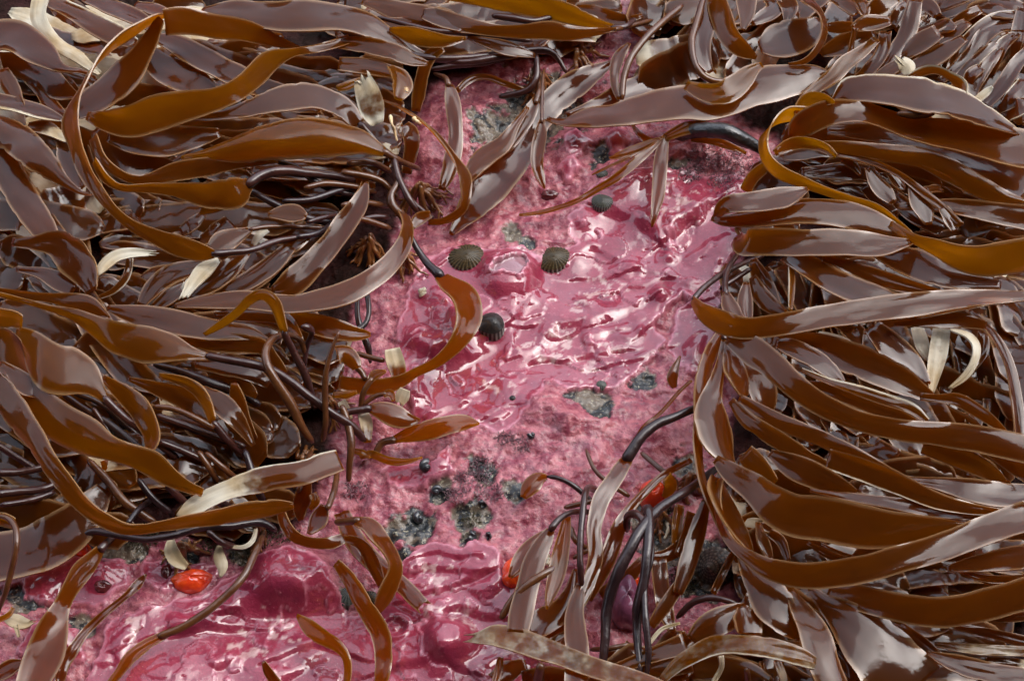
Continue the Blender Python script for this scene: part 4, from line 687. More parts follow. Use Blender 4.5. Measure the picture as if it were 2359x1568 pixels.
K('olive leaf with a dark edge lying on the magenta crust', t02).B('2050 1110 24,2130 1190 110,2220 1260 115,2320 1310 95,2390 1400 56,2400 1500 50,2390 1620 40', [3,3.5,3,2], [20,24], hue=1., ruffle=.001).done()
K('amber strap ending in a long ragged bleached tip', t02).B('2350 40 150,2250 70 170,2100 120 172,1900 150 178,1750 185 165,1600 235 130,1450 300 120,1330 370 120,1230 440 40', [8,8.5,8.5,8,7], [12,14,8,4], hue=.55, bleach=[0,0,0,.25,.9,1,1], bleach_side=-.12, ruffle=.003).done()
K('dark stalk lying along the foot of the heap with a cut white end', t02, name='kelp_stipe', cat='kelp stalk').S('565 565 44,650 530 52,780 555 52,1000 590 50,1200 562 52,1400 505 56,1600 497 56,1800 470 60,1910 530 44', [4,5,6,6,5,3], 'stipe_dark').done()
pl = K('brown and purple stalks reaching down to the holdfast at the foot of the heap', t02, name='kelp_plant')
for s, m in [('1690 -30 50,1740 120 52,1780 250 58,1830 345 50', 'stipe_dark'), ('610 40 50,740 180 60,850 320 62,960 400 60,1080 480 50', 'stipe_brown'), ('955 170 40,1050 300 50,1190 410 50', 'stipe_dark'), ('1150 210 50,1210 270 60,1290 350 50', 'stipe'), ('1370 -20 46,1450 100 50,1510 200 46', 'stipe_brown'), ('1420 -10 40,1560 110 46,1640 180 40', 'stipe_brown'), ('880 480 40,960 380 44,1050 310 40', 'stipe_dark'), ('2060 260 50,2100 120 44,2150 -20 44', 'stipe_brown'), ('2260 380 46,2310 250 46,2330 120 40', 'stipe_brown'), ('1430 530 44,1530 610 50,1650 650 40', 'stipe')]:
    pl.S(s, [6,5,3], m)
pl.done()
K('small purple leaves drooping at the corner of the heap', t02).B('2130 150 40,2095 280 120,2070 380 105,2080 460 36', [6,5,4], [0,6], hue=.1).B('2240 350 50,2200 450 135,2130 550 24', [5,4], 0, hue=.2).B('2160 270 50,2180 330 60,2140 380 30', [6,5], 40, hue=.6).done()
K('brown strap looping under to a short silver end at the corner of the heap', t02).B('1930 380 60,1960 480 74,2030 570 74,2150 615 74,2280 615 90,2380 575 70', [6,6,6,6], [40,44,40,6], hue=.3).done()
K('pale translucent shreds hanging above the orange anemone', t02, name='frond_scrap', cat='kelp scrap').B('1180 590 40,1180 660 90,1220 730 100,1290 780 50', [4,3], 20, bleach=1).B('1515 630 30,1515 700 80,1540 780 76,1520 850 16', [4,2.5], 10, bleach=1).B('1770 510 24,1750 590 34,1690 640 30,1600 640 24', [4,4], 10, bleach=1).done()
K('cream scrap with frayed end at the left edge', t02, name='frond_scrap', cat='kelp scrap').B('40 1120 60,110 1150 100,180 1170 70,225 1160 20', [3,3], 0, bleach=1, rag=.006).B('90 1060 30,60 1110 40,-20 1150 40', [4,4], 30, hue=1.).B('110 1180 40,130 1260 20', 3, 10, bleach=1).done()
K('grey and brown strap slipping off the lower left edge', t02).B('-60 1540 90,20 1500 110,90 1460 100,160 1440 30', [2.5,3], [0,6], hue=.3).done()
K('dark wrack point rising from the lower edge', t02).B('1820 1430 20,1850 1500 60,1920 1600 70', [5,4], 30, hue=.2).done()
# ---- middle of the rock
K('amber frond bowed out over the pink rock on a black stalk', t11).B('690 340 84,740 380 120,820 430 170,870 520 185,880 620 172,850 720 150,780 830 105,650 940 74,500 1010 64,440 1052 84,300 1100 112,150 1102 112,-20 1075 95', [4,5,6,7,7,6,4,4,4.5,5], [4,20,36,44,46,44,40,36,34], hue=.8, ruffle=.0005, cup=.05).S('465 20 34,480 70 38,530 160 46,600 260 60,700 350 84', [6,5,4,4], 'stipe_dark').done()
K('pointed leaf with grey back below the bowed frond', t11).B('190 1250 60,280 1262 135,380 1302 155,470 1335 95,545 1332 16', [5,5,4], [20,4,20], hue=.5, cup=-.3).S('-40 1290 48,90 1270 52,210 1250 58', [5,5,5], 'stipe').done()
K('olive leaf with upturned tip on a brown stalk, laid on the pink crust', t11).B('360 1472 54,450 1440 104,600 1400 142,750 1362 132,870 1342 104,955 1356 16', [2.5,3.5,3.5,3], [30,24,14,14], hue=.9, cup=-.2, ruffle=.001).S('230 1600 50,250 1540 52,290 1485 52,380 1470 54', [1,2,2.5], 'stipe_brown').done()
K('black stalks forked against the pink rock', t11, name='kelp_plant').S('110 480 34,112 620 40,150 740 50,192 850 46,200 940 28', [6,5,4,2], 'stipe_dark').S('178 450 40,192 600 36,150 690 42,50 735 60', [6,5,5], 'stipe_dark').B('110 705 40,0 745 90,-110 740 120,-220 720 60', [5,6,6], [20,20], hue=.8).done()
K('amber stub with bleached crusty top', t11, name='frond_scrap', cat='kelp scrap').B('350 840 100,365 910 125,390 990 115,400 1060 90', [6,5,4], [10,16], hue=.6, bleach=[1,1,.5,0,0]).S('300 925 40,200 900 40,100 870 36', [5,5], 'stipe_brown').done()
K('pale torn flakes on the stalks below the amber stub', t11, name='frond_scrap', cat='kelp scrap').B('440 1120 70,420 1170 100,400 1220 60', [4,3], 10, bleach=1, rag=.005).B('150 1290 80,170 1360 90,180 1490 50', [4,3], 20, bleach=[1,1,.3,0]).B('0 1200 60,30 1260 60,60 1330 40', [3,3], 10, bleach=1).done()
K('small forked brown frond beside the pointed leaf', t11).S('130 1290 40,150 1150 42,215 1040 44', [3,5,6], 'stipe_brown').B('200 1060 44,230 1015 70,310 990 16', [6,6.5], 10, hue=.7).S('150 1230 36,230 1170 36,310 1150 30', [4,5], 'stipe_brown').B('290 1160 36,340 1150 60,360 1200 30', [5,5], 10, hue=.7).done()
K('grey tipped frond curled over the pink rock from the heap', t11).B('-30 870 120,30 870 130,80 930 110,100 980 60', [8,7], [0,10,30], hue=.6).S('60 940 50,130 990 46,170 1060 42', [6,5], 'stipe_brown').B('-60 1160 40,30 1160 60,110 1140 30', [5,5], 30, hue=.9).done()
K('amber bare stalks at the edge of the left heap', t11, name='kelp_stipe', cat='kelp stalk').S('0 1230 50,40 1340 56,70 1480 56,60 1600 50,50 1760 40', [6,5,4,2], 'stipe_brown').done()
K('yellow forked sprig lying on the rough crust', t11).B('130 1590 30,200 1560 60,260 1590 50,350 1620 60,450 1620 40,560 1590 16', [1.5,2,2], 20, hue=1.).B('200 1590 20,150 1560 50,60 1540 30', [2,2], 20, hue=.8).done()
# ---- tuft at the right of the rock
K('brown frond with a black stalk bending down into the lower tuft', t11).S('2620 1200 50,2500 1235 54,2400 1270 56,2290 1320 64,2180 1360 70,2080 1440 78,2010 1540 80,1960 1620 90', [6,7,7,6], 'stipe_dark').B('1975 1600 84,1950 1640 104,1880 1750 112,1800 1870 122,1770 1970 104,1745 2090 90,1760 2270 100,1720 2420 90,1670 2570 80,1600 2690 40', [6,7,7,6.5,6,6], [6,10,24,30,20,10], hue=.25, ruffle=.001).done()
K('small grey leaf hanging at the edge of the right heap', t11).B('2340 890 16,2295 1000 74,2285 1060 76,2305 1110 30', [4,3], 0, hue=.4).done()
K('thin olive sprig lying on the rough crust', t11).B('2420 1060 20,2340 1130 26,2200 1290 28,2090 1370 22,2045 1430 10', [2.5,2,1.5], 16, hue=.6).done()
K('bean shaped brown and grey leaf on a thin stalk, laid on the rough crust', t12).B('1420 155 40,1370 165 105,1300 225 125,1255 300 50', [3.5,3.5,3], [20,4,0], hue=.6, ruffle=.0005).S('1420 155 30,1500 165 34,1600 215 38,1700 300 40,1800 400 36', [3.5,4,3,1.5], 'stipe_dark').done()
K('long grey blade with a bent brown stalk in the lower tuft', t12).B('1445 520 60,1420 570 100,1340 720 152,1290 900 152,1245 1080 170,1220 1230 150', [6.5,6.5,6.5,6.5,6.5], [6,0,0,0], hue=.35, ruffle=.0008).S('1750 405 40,1600 397 42,1500 450 46,1440 530 60', [3,6,7,7], 'stipe').done()
K('short grey and brown blade tucked behind the long grey blade', t12).B('1430 530 40,1330 625 120,1240 745 140,1165 850 30', [5,5,5], [20,4,0], hue=.4).done()
K('blade split grey and amber down its length in the lower tuft', t12).B('1560 430 50,1540 550 92,1510 700 122,1480 850 122,1440 980 74,1420 1070 16', [6,6.5,6.5,6.5], [10,10,8,8], hue=.8, cup=.45, ruffle=.0005).done()
K('pale grey blade on a long thin upright stalk in the lower tuft', t12).B('1660 880 50,1640 960 84,1610 1100 132,1620 1250 160,1630 1400 172,1620 1600 160', [6,6.5,7,7], [4,0,0], hue=.4, ruffle=.0008).S('1800 300 40,1750 240 46,1700 222 50,1680 300 48,1668 400 46,1650 600 46,1652 800 46,1660 910 46', [3,7,9,9,8,6], 'stipe').done()
K('round brown stalk leaning across the grey blades', t12, name='kelp_stipe', cat='kelp stalk').S('1560 740 60,1450 802 60,1300 890 60,1180 1010 60,1100 1140 48', [5,7,6,5], 'stipe_brown').done()
K('rumpled grey frond under the blades of the lower tuft', t12).B('1290 1230 170,1400 1150 190,1520 1070 160,1600 940 120,1640 800 80', [4,4,4], [0,4,10], hue=.2, ruffle=.005).B('1360 1290 120,1480 1200 170,1570 1120 130', [3,3], 4, hue=.25).done()
ds = K('three thick dark stalks drooping together over the pink rock', t12, name='kelp_plant')
ds.S('2600 90 50,2420 230 66,2200 372 70,2080 505 80,2000 645 84,1920 800 86,1862 950 80,1830 1100 76,1822 1300 66,1800 1460 56', [4,7,9,9,8,6,5,4], 'stipe_dark').S('2080 400 60,2120 370 78,2125 520 74,2112 700 74,2092 870 70,2050 1050 78,2040 1200 62,2065 1520 46', [7,9,9,8,6,5], 'stipe_dark').S('2130 480 50,2142 700 44,2095 900 44,2102 1150 50,2122 1350 46,2110 1540 30', [8,8,7,5], 'stipe_dark').S('1975 530 54,1975 420 58,2050 412 60,2105 500 60,2120 600 50', [4,8,9,9], 'stipe').done()
K('thin brown blade slanting down behind the dark stalks', t12).B('2420 40 40,2230 140 50,2120 242 54,2000 372 64,1920 505 105,1850 705 115,1780 855 95,1715 1010 36', [4,5,5,4,3], [20,22,18], hue=.25).done()
K('tan flat frond with bitten end lying in the foreground', t12).B('885 1270 50,960 1262 90,1060 1245 150,1300 1312 165,1550 1402 145,1800 1490 135,2050 1562 135,2260 1640 110', [5,6,7,8,8], [0,-2,0,4], hue=.7, bleach=[.5,.35,.3,.32,.25,.2], rag0=.012, ruffle=.0015).done()
K('brown fronds and stub below the bitten tan frond', t12, name='kelp_plant').B('1050 1560 110,1150 1490 150,1280 1450 70', [3,3], [4,10], hue=.3).B('1100 1400 40,1090 1480 60,1060 1600 50', 4, 10, hue=.6).S('1370 1640 80,1365 1540 76,1380 1450 64', [2,5,7], 'stipe_brown').B('1250 1560 130,1450 1540 160,1700 1600 120', [3,3], 20, hue=.1).B('1450 1340 120,1520 1280 100,1560 1240 50', 3, 20, hue=.25).done()
K('amber frond twisted like a ribbon at the end of the left heap', t12).B('100 460 60,190 480 110,270 575 120,350 685 105,380 785 100,340 905 120,290 1010 110,245 1100 50', [6,7,7,6,5,3], [0,4,36,48,48,44,40], hue=.55, ruffle=.0008).S('-40 470 50,40 462 54,130 460 60', [4,5,6], 'stipe_brown').done()
K('narrow brown frond crossing behind the twisted amber one', t12).B('-30 590 40,80 592 64,160 652 84,220 762 92,275 900 56', [5,5,4], [36,40], hue=.35).done()
K('amber strap drooping to a grey end on the magenta crust', t12).B('-40 750 60,60 872 104,130 1002 122,210 1132 130,270 1242 132,292 1382 122,282 1502 112,255 1640 90', [5,5,4.5,4,3], [40,40,34,20,10,4], hue=.7, ruffle=.001).done()
K('flat grey strap with a square cut end lying on the pink rock', t12).B('0 400 110,100 600 150,250 762 135,400 882 115,500 982 112,575 1055 100', [2.5,3,3,2.5], [0,0,0], hue=.2, ruffle=.0008, rag=.004).done()
K('grey strap with a cream peeling edge right of the dark stalks', t12).B('1880 1490 70,2100 1405 95,2380 1310 150', [5,6], [0,0], hue=.35).B('2110 1340 20,2160 1265 30,2220 1200 28,2340 1165 20', [6,7], 10, bleach=1).B('2080 1510 90,2250 1470 140,2420 1430 150', [5,6], 20, hue=.35).done()
K('dark brown straps lying behind the dark stalks on the rock', t12).B('2420 780 60,2250 1030 95,2140 1190 56', [4,3], 24, hue=.3).B('2190 720 110,2210 900 105,2245 1100 112,2290 1230 50', [4,3,2], 14, hue=.08).B('2420 580 110,2250 702 95,2100 722 70,1980 852 105,1790 970 80', [3,3,2], 20, hue=.15).B('1990 1300 50,1900 1430 90,1850 1540 60', [2,2], 20, hue=.2).done()
K('thin wiry brown stalks crossing the rough pink rock', t12, name='kelp_plant').S('1690 -30 28,1750 110 32,1850 200 38,1990 292 40', [1.5,2,2,1.5], 'stipe_brown').S('2070 -10 36,2200 100 40,2320 190 40', [2,2.5,2.5], 'stipe_brown').S('1540 370 36,1650 345 40,1760 320 36', [2,3,3], 'stipe_brown').S('1580 500 44,1620 600 44,1700 650 40', [3,3,2], 'stipe_brown').S('1720 1350 34,1850 1340 40,2000 1310 34', [1,2,2], 'stipe_brown').S('1600 720 34,1720 660 36,1900 620 34', [2,2.5,2], 'stipe_brown').done()
K('olive yellow scrap leaning against the orange red anemone', t12, name='frond_scrap', cat='kelp scrap').B('2260 150 60,2280 220 90,2230 300 40', [5,4,3], 30, hue=1.).B('2340 350 60,2320 500 70,2310 640 50', [4,3], 20, hue=1.).done()
K('thick black weathered stalk lying at the top of the pink rock', t20, name='kelp_stipe', cat='kelp stalk').S('-40 950 90,60 905 100,200 900 110,320 915 110,430 970 100,520 1020 80,580 1060 50', [2,4,5.5,6,5,4,3], 'stipe_black').B('60 950 60,200 965 70,320 1000 70,440 1060 20', [3,3,2.5], 30, hue=.8).done()

# ------------------------------------------------------------------ weed buried in the heaps
def inside(poly, x, y):
    r = False
    for (x1, y1), (x2, y2) in zip(poly, poly[1:]+poly[:1]):
        if (y1 > y) != (y2 > y) and x < (x2-x1)*(y-y1)/(y2-y1)+x1: r = not r
    return r
HEAPS = [  # outline, flow direction in degrees (photo), plants, layer heights cm, hue range, label
 ([(-60,-40),(330,-40),(520,40),(640,130),(480,200),(240,420),(240,700),(-60,700)], (35, 35), 20, (1.5, 6), (0, .4), 'dark kelp plant buried behind the great open loop of the left heap'),
 ([(200,120),(860,60),(940,200),(930,330),(800,500),(600,640),(240,640),(200,400)], (8, 24), 28, (1.5, 5), (0, .35), 'dark kelp plant buried under the arched and yellow fronds of the left heap'),
 ([(-60,620),(480,640),(800,700),(790,900),(770,1080),(660,1210),(250,1230),(-60,1190)], (25, 24), 24, (1.5, 5), (0, .35), 'dark kelp plant buried under the great round leaf and golden frond'),
 ([(560,-40),(1420,-40),(1440,60),(1300,110),(1000,110),(850,120)], (8, 14), 13, (1.5, 5), (0, .4), 'dark kelp plant buried under the bright yellow frond along the top'),
 ([(1430,-40),(1900,-40),(1900,140),(1700,200),(1480,230),(1420,150)], (-30, 35), 10, (1, 4), (0, .4), 'dark kelp plant buried behind the thin brown hoop'),
 ([(1860,-40),(2420,-40),(2420,300),(2200,260),(1900,220)], (-45, 20), 16, (1, 5), (.0, .3), 'pale kelp plant buried under the sheaves of narrow grey straps'),
 ([(1790,260),(2420,260),(2420,640),(2000,640),(1700,560),(1700,420)], (18, 16), 12, (1.5, 6), (0, .3), 'dark kelp plant buried under the white rimmed frond of the right heap'),
 ([(1680,600),(2420,620),(2420,1120),(1900,1100),(1690,900)], (62, 25), 30, (1.5, 6), (0, .3), 'dark kelp plant buried under the long straight grey band'),
 ([(1660,1050),(2420,1080),(2420,1620),(1800,1620),(1700,1400)], (20, 22), 30, (1.5, 5.5), (0, .3), 'dark kelp plant buried under the lower fingers of the great fan'),
 ([(1420,1480),(1800,1440),(1850,1640),(1300,1640)], (-10, 30), 6, (1, 3), (0, .3), 'dark kelp plant buried under the bitten tan frond'),
]
def px_to_c(q, hcm):
    c = at(q[:, 0], q[:, 1], hcm/100); g = ground_z(c[:, 0], c[:, 1])
    return c+np.array([0, 0, 1.])*(g*.6)[:, None]
for poly, (ang0, spread), count, (h0, h1), (u0, u1), lab in HEAPS:
    xs, ys = [p[0] for p in poly], [p[1] for p in poly]
    for k in range(count):
        for _ in range(60):
            x, y = random.uniform(min(xs), max(xs)), random.uniform(min(ys), max(ys))
            if inside(poly, x, y): break
        parts = []; base = random.uniform(-spread, spread)+ang0+(180 if random.random() < .5 else 0)
        for b in range(random.randint(5, 8)):
            a = R(base+random.uniform(-22, 22)); L = random.uniform(240, 520); n = 30; s = np.linspace(0, 1, n)
            bend = random.uniform(-.6, .6); th = a+bend*(s-.3)
            ox, oy = x+random.uniform(-60, 60), y+random.uniform(-50, 50)
            q = np.stack([ox+np.cumsum(np.cos(th))*L/n, oy+np.cumsum(np.sin(th))*L/n*.85], -1)
            bad = [i for i in range(n) if not inside(poly, *q[i])]
            if bad and bad[0] < 9: continue
            if bad: q = q[:bad[0]]
            m = len(q); s = np.linspace(0, 1, m)
            hh = random.uniform(h0*.6, h1*.72)+.8*np.sin(s*2.4+random.uniform(0, 6))
            c = px_to_c(q, np.maximum(hh, .6))
            w = random.uniform(.026, .052)*np.clip(np.minimum(s*9+.2, (1-s)*7+.12), 0, 1)**.6
            SEED[0] += 1; bl = random.choice([0, 0, 0, .25, .5, 1]) if poly[0] == (-60, -40) else random.choice([0, 0, 0, 0, 0, .25, .5]) if u1 > .35 else random.choice([0]*9+[.3])  # top left heap: real bleaching plus overexposed brightness painted as bleach
            me = ribbon_mesh(c, w, stretch([random.uniform(-8, 16) if random.random() < .7 else random.uniform(20, 45)]*2, m), ruffle=random.uniform(.0005, .002), hue=random.uniform(u0, u1), bleach=bl, seed=SEED[0])
            parts.append(('blade', me, c))
        if parts:
            f = Frond(lab, t00, name='kelp_plant', group=lab.replace('plant', 'plants')); f.parts = parts; f.done()

# ------------------------------------------------------------------ holdfasts: knotted rootlets gripping the rock
def holdfast(px, py, label, n=14, rad=55, th=.0032, up=2.0, mt='holdfast'):
    c0 = at(px, py, up/100); g = ground_z(c0[0], c0[1]); c0[2] = max(c0[2], g+.01)
    root = link('kelp_holdfast', None, None, label=label, cat='holdfast'); root.location = (c0[0], c0[1], g)
    o = np.array([c0[0], c0[1], g])
    for k in range(n):
        a = random.uniform(0, 6.28); L = random.uniform(.4, 1)*rad*PXM*DIST; m = 12; s = np.linspace(0, 1, m)
        w = a+np.cumsum(np.random.default_rng(k+int(px)).normal(0, .22, m))
        p = np.stack([c0[0]+np.cumsum(np.cos(w))*L/m, c0[1]+np.cumsum(np.sin(w))*L/m, np.zeros(m)], -1)
        gz = ground_z(p[:, 0], p[:, 1]); p[:, 2] = gz+.002+(c0[2]-g+random.uniform(-.004, .012))*(1-s)**1.6+.006*np.sin(s*7+k)**2*(1-s)
        me = tube_mesh(p, th*(1-.55*s)*random.uniform(.7, 1.25), 7, k, .12); me.name = 'rootlet'; me.materials.append(M[mt])
        for vtx in me.vertices: vtx.co -= Vector(o)
        r1 = link('rootlet', me, None, root)
        for _ in range(random.randint(0, 2)):
            i = random.randint(4, 9); aa = w[i]+random.choice([-1, 1])*random.uniform(.6, 1.1); ss = np.linspace(0, 1, 6)
            l2 = L*random.uniform(.2, .4); q = np.stack([p[i, 0]+np.cos(aa)*l2*ss, p[i, 1]+np.sin(aa)*l2*ss, ss*0], -1)
            q[:, 2] = ground_z(q[:, 0], q[:, 1])+.001+(p[i, 2]-ground_z(p[i, 0], p[i, 1]))*(1-ss)
            m2 = tube_mesh(q, th*.55*(1-.5*ss), 6, k, .12); m2.materials.append(M[mt])
            for vtx in m2.vertices: vtx.co -= Vector(o)
            link('rootlet_fork', m2, None, r1)
holdfast(970, 440, 'orange brown holdfast in the dark gap beside the left heap', 22, 85)
holdfast(925, 590, 'holdfast with orange rootlets under the smooth straight grey frond', 18, 75)
holdfast(850, 560, 'brown holdfast half hidden under purple stalks', 14, 70)
holdfast(1240, 190, 'shaded holdfast in the dark hollow at the top', 20, 90)
holdfast(1330, 120, 'dark holdfast below the yellow edged frond', 14, 90)
holdfast(425, 1262, 'branching yellow brown holdfast above the orange anemone', 16, 62, up=2)
holdfast(600, 1210, 'small holdfast hidden at the foot of the heap', 12, 60)
holdfast(1590, 1110, 'holdfast clasping black rock beside the great fan', 18, 60, up=2)
holdfast(1520, 1190, 'thin rooted holdfast among the thick dark stalks', 12, 55, .0025)
holdfast(760, 930, 'holdfast in shadow under the hooked stalk', 14, 70)
holdfast(700, 1060, 'holdfast in shadow beside the ragged bleached tip', 14, 70)

# ------------------------------------------------------------------ turf: fine branching growth nobody could count
def turf(name, label, spots, m, n=260, hgt=.009):
    V, F = [], []; r_ = np.random.default_rng(len(label))
    for (px, py, rad) in spots:
        for _ in range(int(n*(rad/30)**1.3)):
            a, d_ = r_.uniform(0, 6.28), rad*math.sqrt(r_.uniform(0, 1)); c = at(px+d_*math.cos(a), py+d_*math.sin(a)*.8, 0.)
            z = ground_z(c[0], c[1]); c = at(px+d_*math.cos(a), py+d_*math.sin(a)*.8, float(z)); z = ground_z(c[0], c[1])
            p = np.array([c[0], c[1], z-.001]); dr = np.array([r_.normal(0, .7), r_.normal(0, .7), .7]); w = r_.uniform(.0004, .0009)
            for seg in range(3):
                dr = dr+r_.normal(0, .35, 3); dr /= np.linalg.norm(dr); q = p+dr*hgt*r_.uniform(.25, .5)
                sd_ = np.cross(dr, [.3, .5, .8]); sd_ /= np.linalg.norm(sd_); s2 = np.cross(sd_, dr); b = len(V)
                for pt, ww in ((p, w), (q, w*.75)):
                    V += [pt+sd_*ww, pt+(-.5*sd_+.87*s2)*ww, pt+(-.5*sd_-.87*s2)*ww]
                F += [(b, b+1, b+4, b+3), (b+1, b+2, b+5, b+4), (b+2, b, b+3, b+5)]
                p, w = q, w*.75
    link(name, np_mesh(name, np.array(V), np.array(F)), m, label=label, kind='stuff', cat='turf')
turf('red_algae_turf', 'mauve branching turf of fine red weed around the rock', [(1630,365,45),(1700,380,40),(1590,400,30),(1660,420,30),(1110,1075,30),(1080,1110,36),(1130,1130,34),(820,1130,30),(1200,1020,26),(1050,1140,24),(1160,1010,20),(1700,330,30)], M['turf'], 150, .0055)
turf('olive_turf', 'short olive turf on the bare patches of rock', [(1550,1210,30),(1500,1230,26),(320,1250,30),(560,1280,30),(600,1240,30),(1085,1195,22),(480,1260,24),(1580,1330,40),(660,1230,30),(1620,1310,26),(350,1240,20)], M['turf_dark'], 150, .005)

# ------------------------------------------------------------------ limpets
def shell_mat(name, c1, c2, c3):
    n = mat(name); a = n.new('Attribute', attribute_name='shell'); sep = n.new('SeparateColor'); n.link(a.outputs['Color'], sep.inputs[0])
    rib, rad, _ = sep.outputs; pos = n.new('NewGeometry').outputs['Position']
    nz = n.noise(pos, 120, 4, .6)
    col = n.mix(rib, c1, c2); col = n.mix(n.math('MULTIPLY', n.ramp(nz, .4, .65), .8), col, c3)
    col = n.mix(n.math('MULTIPLY', n.ramp(rad, .88, 1.), n.math('MULTIPLY', rib, .8)), col, (.5, .5, .45))
    p = n.new('BsdfPrincipled'); n.link(col, p.inputs['Base Color']); p.inputs['Roughness'].default_value = .5; p.inputs['Specular IOR Level'].default_value = .2
    p.inputs['Coat Weight'].default_value = .3; p.inputs['Coat Roughness'].default_value = .06
    n.link(n.bump(nz, .4, .003), p.inputs['Normal']); n.link(p.outputs[0], n.out.inputs[0]); return n.m
M['limpet'] = shell_mat('olive_limpet_shell', (.013, .010, .005), (.11, .078, .035), (.060, .034, .007))
M['limpet_dark'] = shell_mat('dark_limpet_shell', (.012, .010, .010), (.022, .018, .016), (.03, .02, .015))
M['limpet_grey'] = shell_mat('grey_limpet_shell', (.03, .035, .034), (.16, .17, .15), (.07, .07, .05))
def limpet(px, py, wpx, label, m, aspect=.82, rot=0, ribs=26, tall=.42, name='limpet', amp=.6):
    c = at(px, py, 0.); z = ground_z(c[0], c[1]); c = at(px, py, float(z)+.004); g = ground_z(c[0], c[1])
    a = wpx*PXM*DIST/2; nr, na = 16, ribs*6; th = np.linspace(0, 2*np.pi, na, endpoint=False); s = np.linspace(.02, 1, nr)
    r_ = np.random.default_rng(int(px)); ph = r_.normal(0, .12, ribs)
    rib = (.5+.5*np.cos(th*ribs))**1.5*(.6+.4*np.interp(th/(2*np.pi)*ribs, range(ribs), r_.uniform(0, 1, ribs)))
    grow = .012*np.sin(s*38)
    rr = s[:, None]*a*(1+.04*amp*rib[None]*s[:, None]+.03*np.sin(th*3+1)[None]*s[:, None]+.07*amp*s[:, None]*(rib[None]-.3)*(s[:, None] > .9))
    hz = tall*a*(1-s**1.7)[:, None]*(1+0*th[None])+a*.03*amp*rib[None]*np.sqrt(s)[:, None]+a*grow[:, None]
    x = rr*np.cos(th); y = rr*np.sin(th)*aspect-.18*a*(1-s)[:, None]; x, y = x*math.cos(rot)-y*math.sin(rot), x*math.sin(rot)+y*math.cos(rot)
    gz = ground_z(c[0]+x[-1], c[1]+y[-1]).min()-g
    hz[-1] = np.minimum(hz[-1], 0)+gz-.0005
    V = np.stack([x, y, hz], -1).reshape(-1, 3)
    me = np_mesh('limpet', V, grid_faces(nr, na, True))
    col = np.stack([rib[None]*np.ones((nr, 1)), s[:, None]*np.ones((1, na)), np.zeros((nr, na)), np.ones((nr, na))], -1)
    me.attributes.new('shell', 'FLOAT_COLOR', 'POINT').data.foreach_set('color', col.astype(np.float32).ravel())
    o = link(name, me, M[m], label=label, cat='limpet'); o.location = (c[0], c[1], g+.001); return o
limpet(1073, 586, 90, 'large ribbed olive limpet left of the broken wart', 'limpet', .85, R(28))
limpet(1273, 592, 90, 'large ribbed olive limpet right of the broken wart', 'limpet', .80, R(24))
limpet(1387, 458, 56, 'ribbed grey limpet beside the thin trailing olive blade', 'limpet_grey', .85, R(5))
limpet(1130, 741, 66, 'smooth dark brown limpet below the broken wart', 'limpet_dark', 1.0, R(60), 20, .62, amp=.15)
limpet(1385, 882, 24, 'tiny striped limpet at the rim of the pink sheet', 'limpet_grey', .95, 0, 12)
limpet(1386, 398, 30, 'small worn limpet near the top bumps of rock', 'limpet_grey', .9, 0, 14)
limpet(800, 1362, 64, 'worn pale brown limpet half covered by the drooping amber strap', 'limpet_grey', 1.05, R(20), 18, .35)
limpet(852, 1372, 34, 'small brown limpet touching the worn one', 'limpet', .95, 0, 14)
limpet(1180, 912, 14, 'pinhead limpet below the white scar', 'limpet_dark', .9, 0, 10)
# ------------------------------------------------------------------ anemones
def anemone(px, py, wpx, hpx, label, m, tall=.5, mouth=True, rot=0, up=0.):
    c = at(px, py, 0.); z = ground_z(c[0], c[1]); c = at(px, py, float(z)+.004+up); g = ground_z(c[0], c[1])
    a = wpx*PXM*DIST/2; b = hpx*PXM*DIST/2/.82; nr, na = 18, 36; th = np.linspace(0, 2*np.pi, na, endpoint=False); s = np.linspace(0, 1, nr)
    ang = s*np.pi*.62; rad = np.sin(ang)/1.0; hz = np.cos(ang)*tall*2*min(a, b)
    hz = hz-hz[-1]
    if mouth: hz -= np.exp(-(s/.16)**2)*tall*.9*min(a, b)
    wob = 1+.06*np.sin(th*3+px)+.04*np.sin(th*5+1)+.02*np.sin(th*9)
    x = a*rad[:, None]*(np.cos(th)*wob)[None]; y = b*rad[:, None]*(np.sin(th)*wob)[None]; x, y = x*math.cos(rot)-y*math.sin(rot), x*math.sin(rot)+y*math.cos(rot)
    h = hz[:, None]*(1+.08*np.sin(th*2)[None])+.02*a*np.sin(th*11)[None]*np.sin(ang)[:, None]-.003
    gz = ground_z(c[0]+x, c[1]+y)-g; h = h+gz*s[:, None]
    o = link('sea_anemone', None, None, label=label, cat='anemone'); o.location = (c[0], c[1], g)
    link('column', np_mesh('column', np.stack([x, y, h], -1).reshape(-1, 3), grid_faces(nr, na, True)), M[m], o)
    if mouth:
        k = np.linspace(0, 2*np.pi, 20); p = np.stack([.30*a*np.cos(k), .30*b*np.sin(k), np.full(20, hz[2]-.0028)], -1)
        link('mouth_ring', tube_mesh(p, np.full(20, .07*min(a, b)), 6), None, o).data.materials.append(M[m])
anemone(440, 1333, 82, 40, 'orange red closed anemone on the magenta crust', 'anemone_red', .45, False, R(12))
anemone(1503, 1135, 62, 52, 'orange red anemone with a ringed mouth beside the olive scrap', 'anemone_red', .55, True)
anemone(1190, 1318, 66, 60, 'deep red anemone half hidden behind grey blades of the lower tuft', 'anemone_red', .4, False)
anemone(1448, 1338, 60, 36, 'red anemone wedged above the mauve one', 'anemone_red', .5, False)
anemone(1442, 1392, 66, 90, 'mauve dome shaped anemone between the dark stalks', 'anemone_mauve', .8, False)
anemone(192, 1264, 34, 30, 'small red anemone at the foot of the heap', 'anemone_red', .6, True)
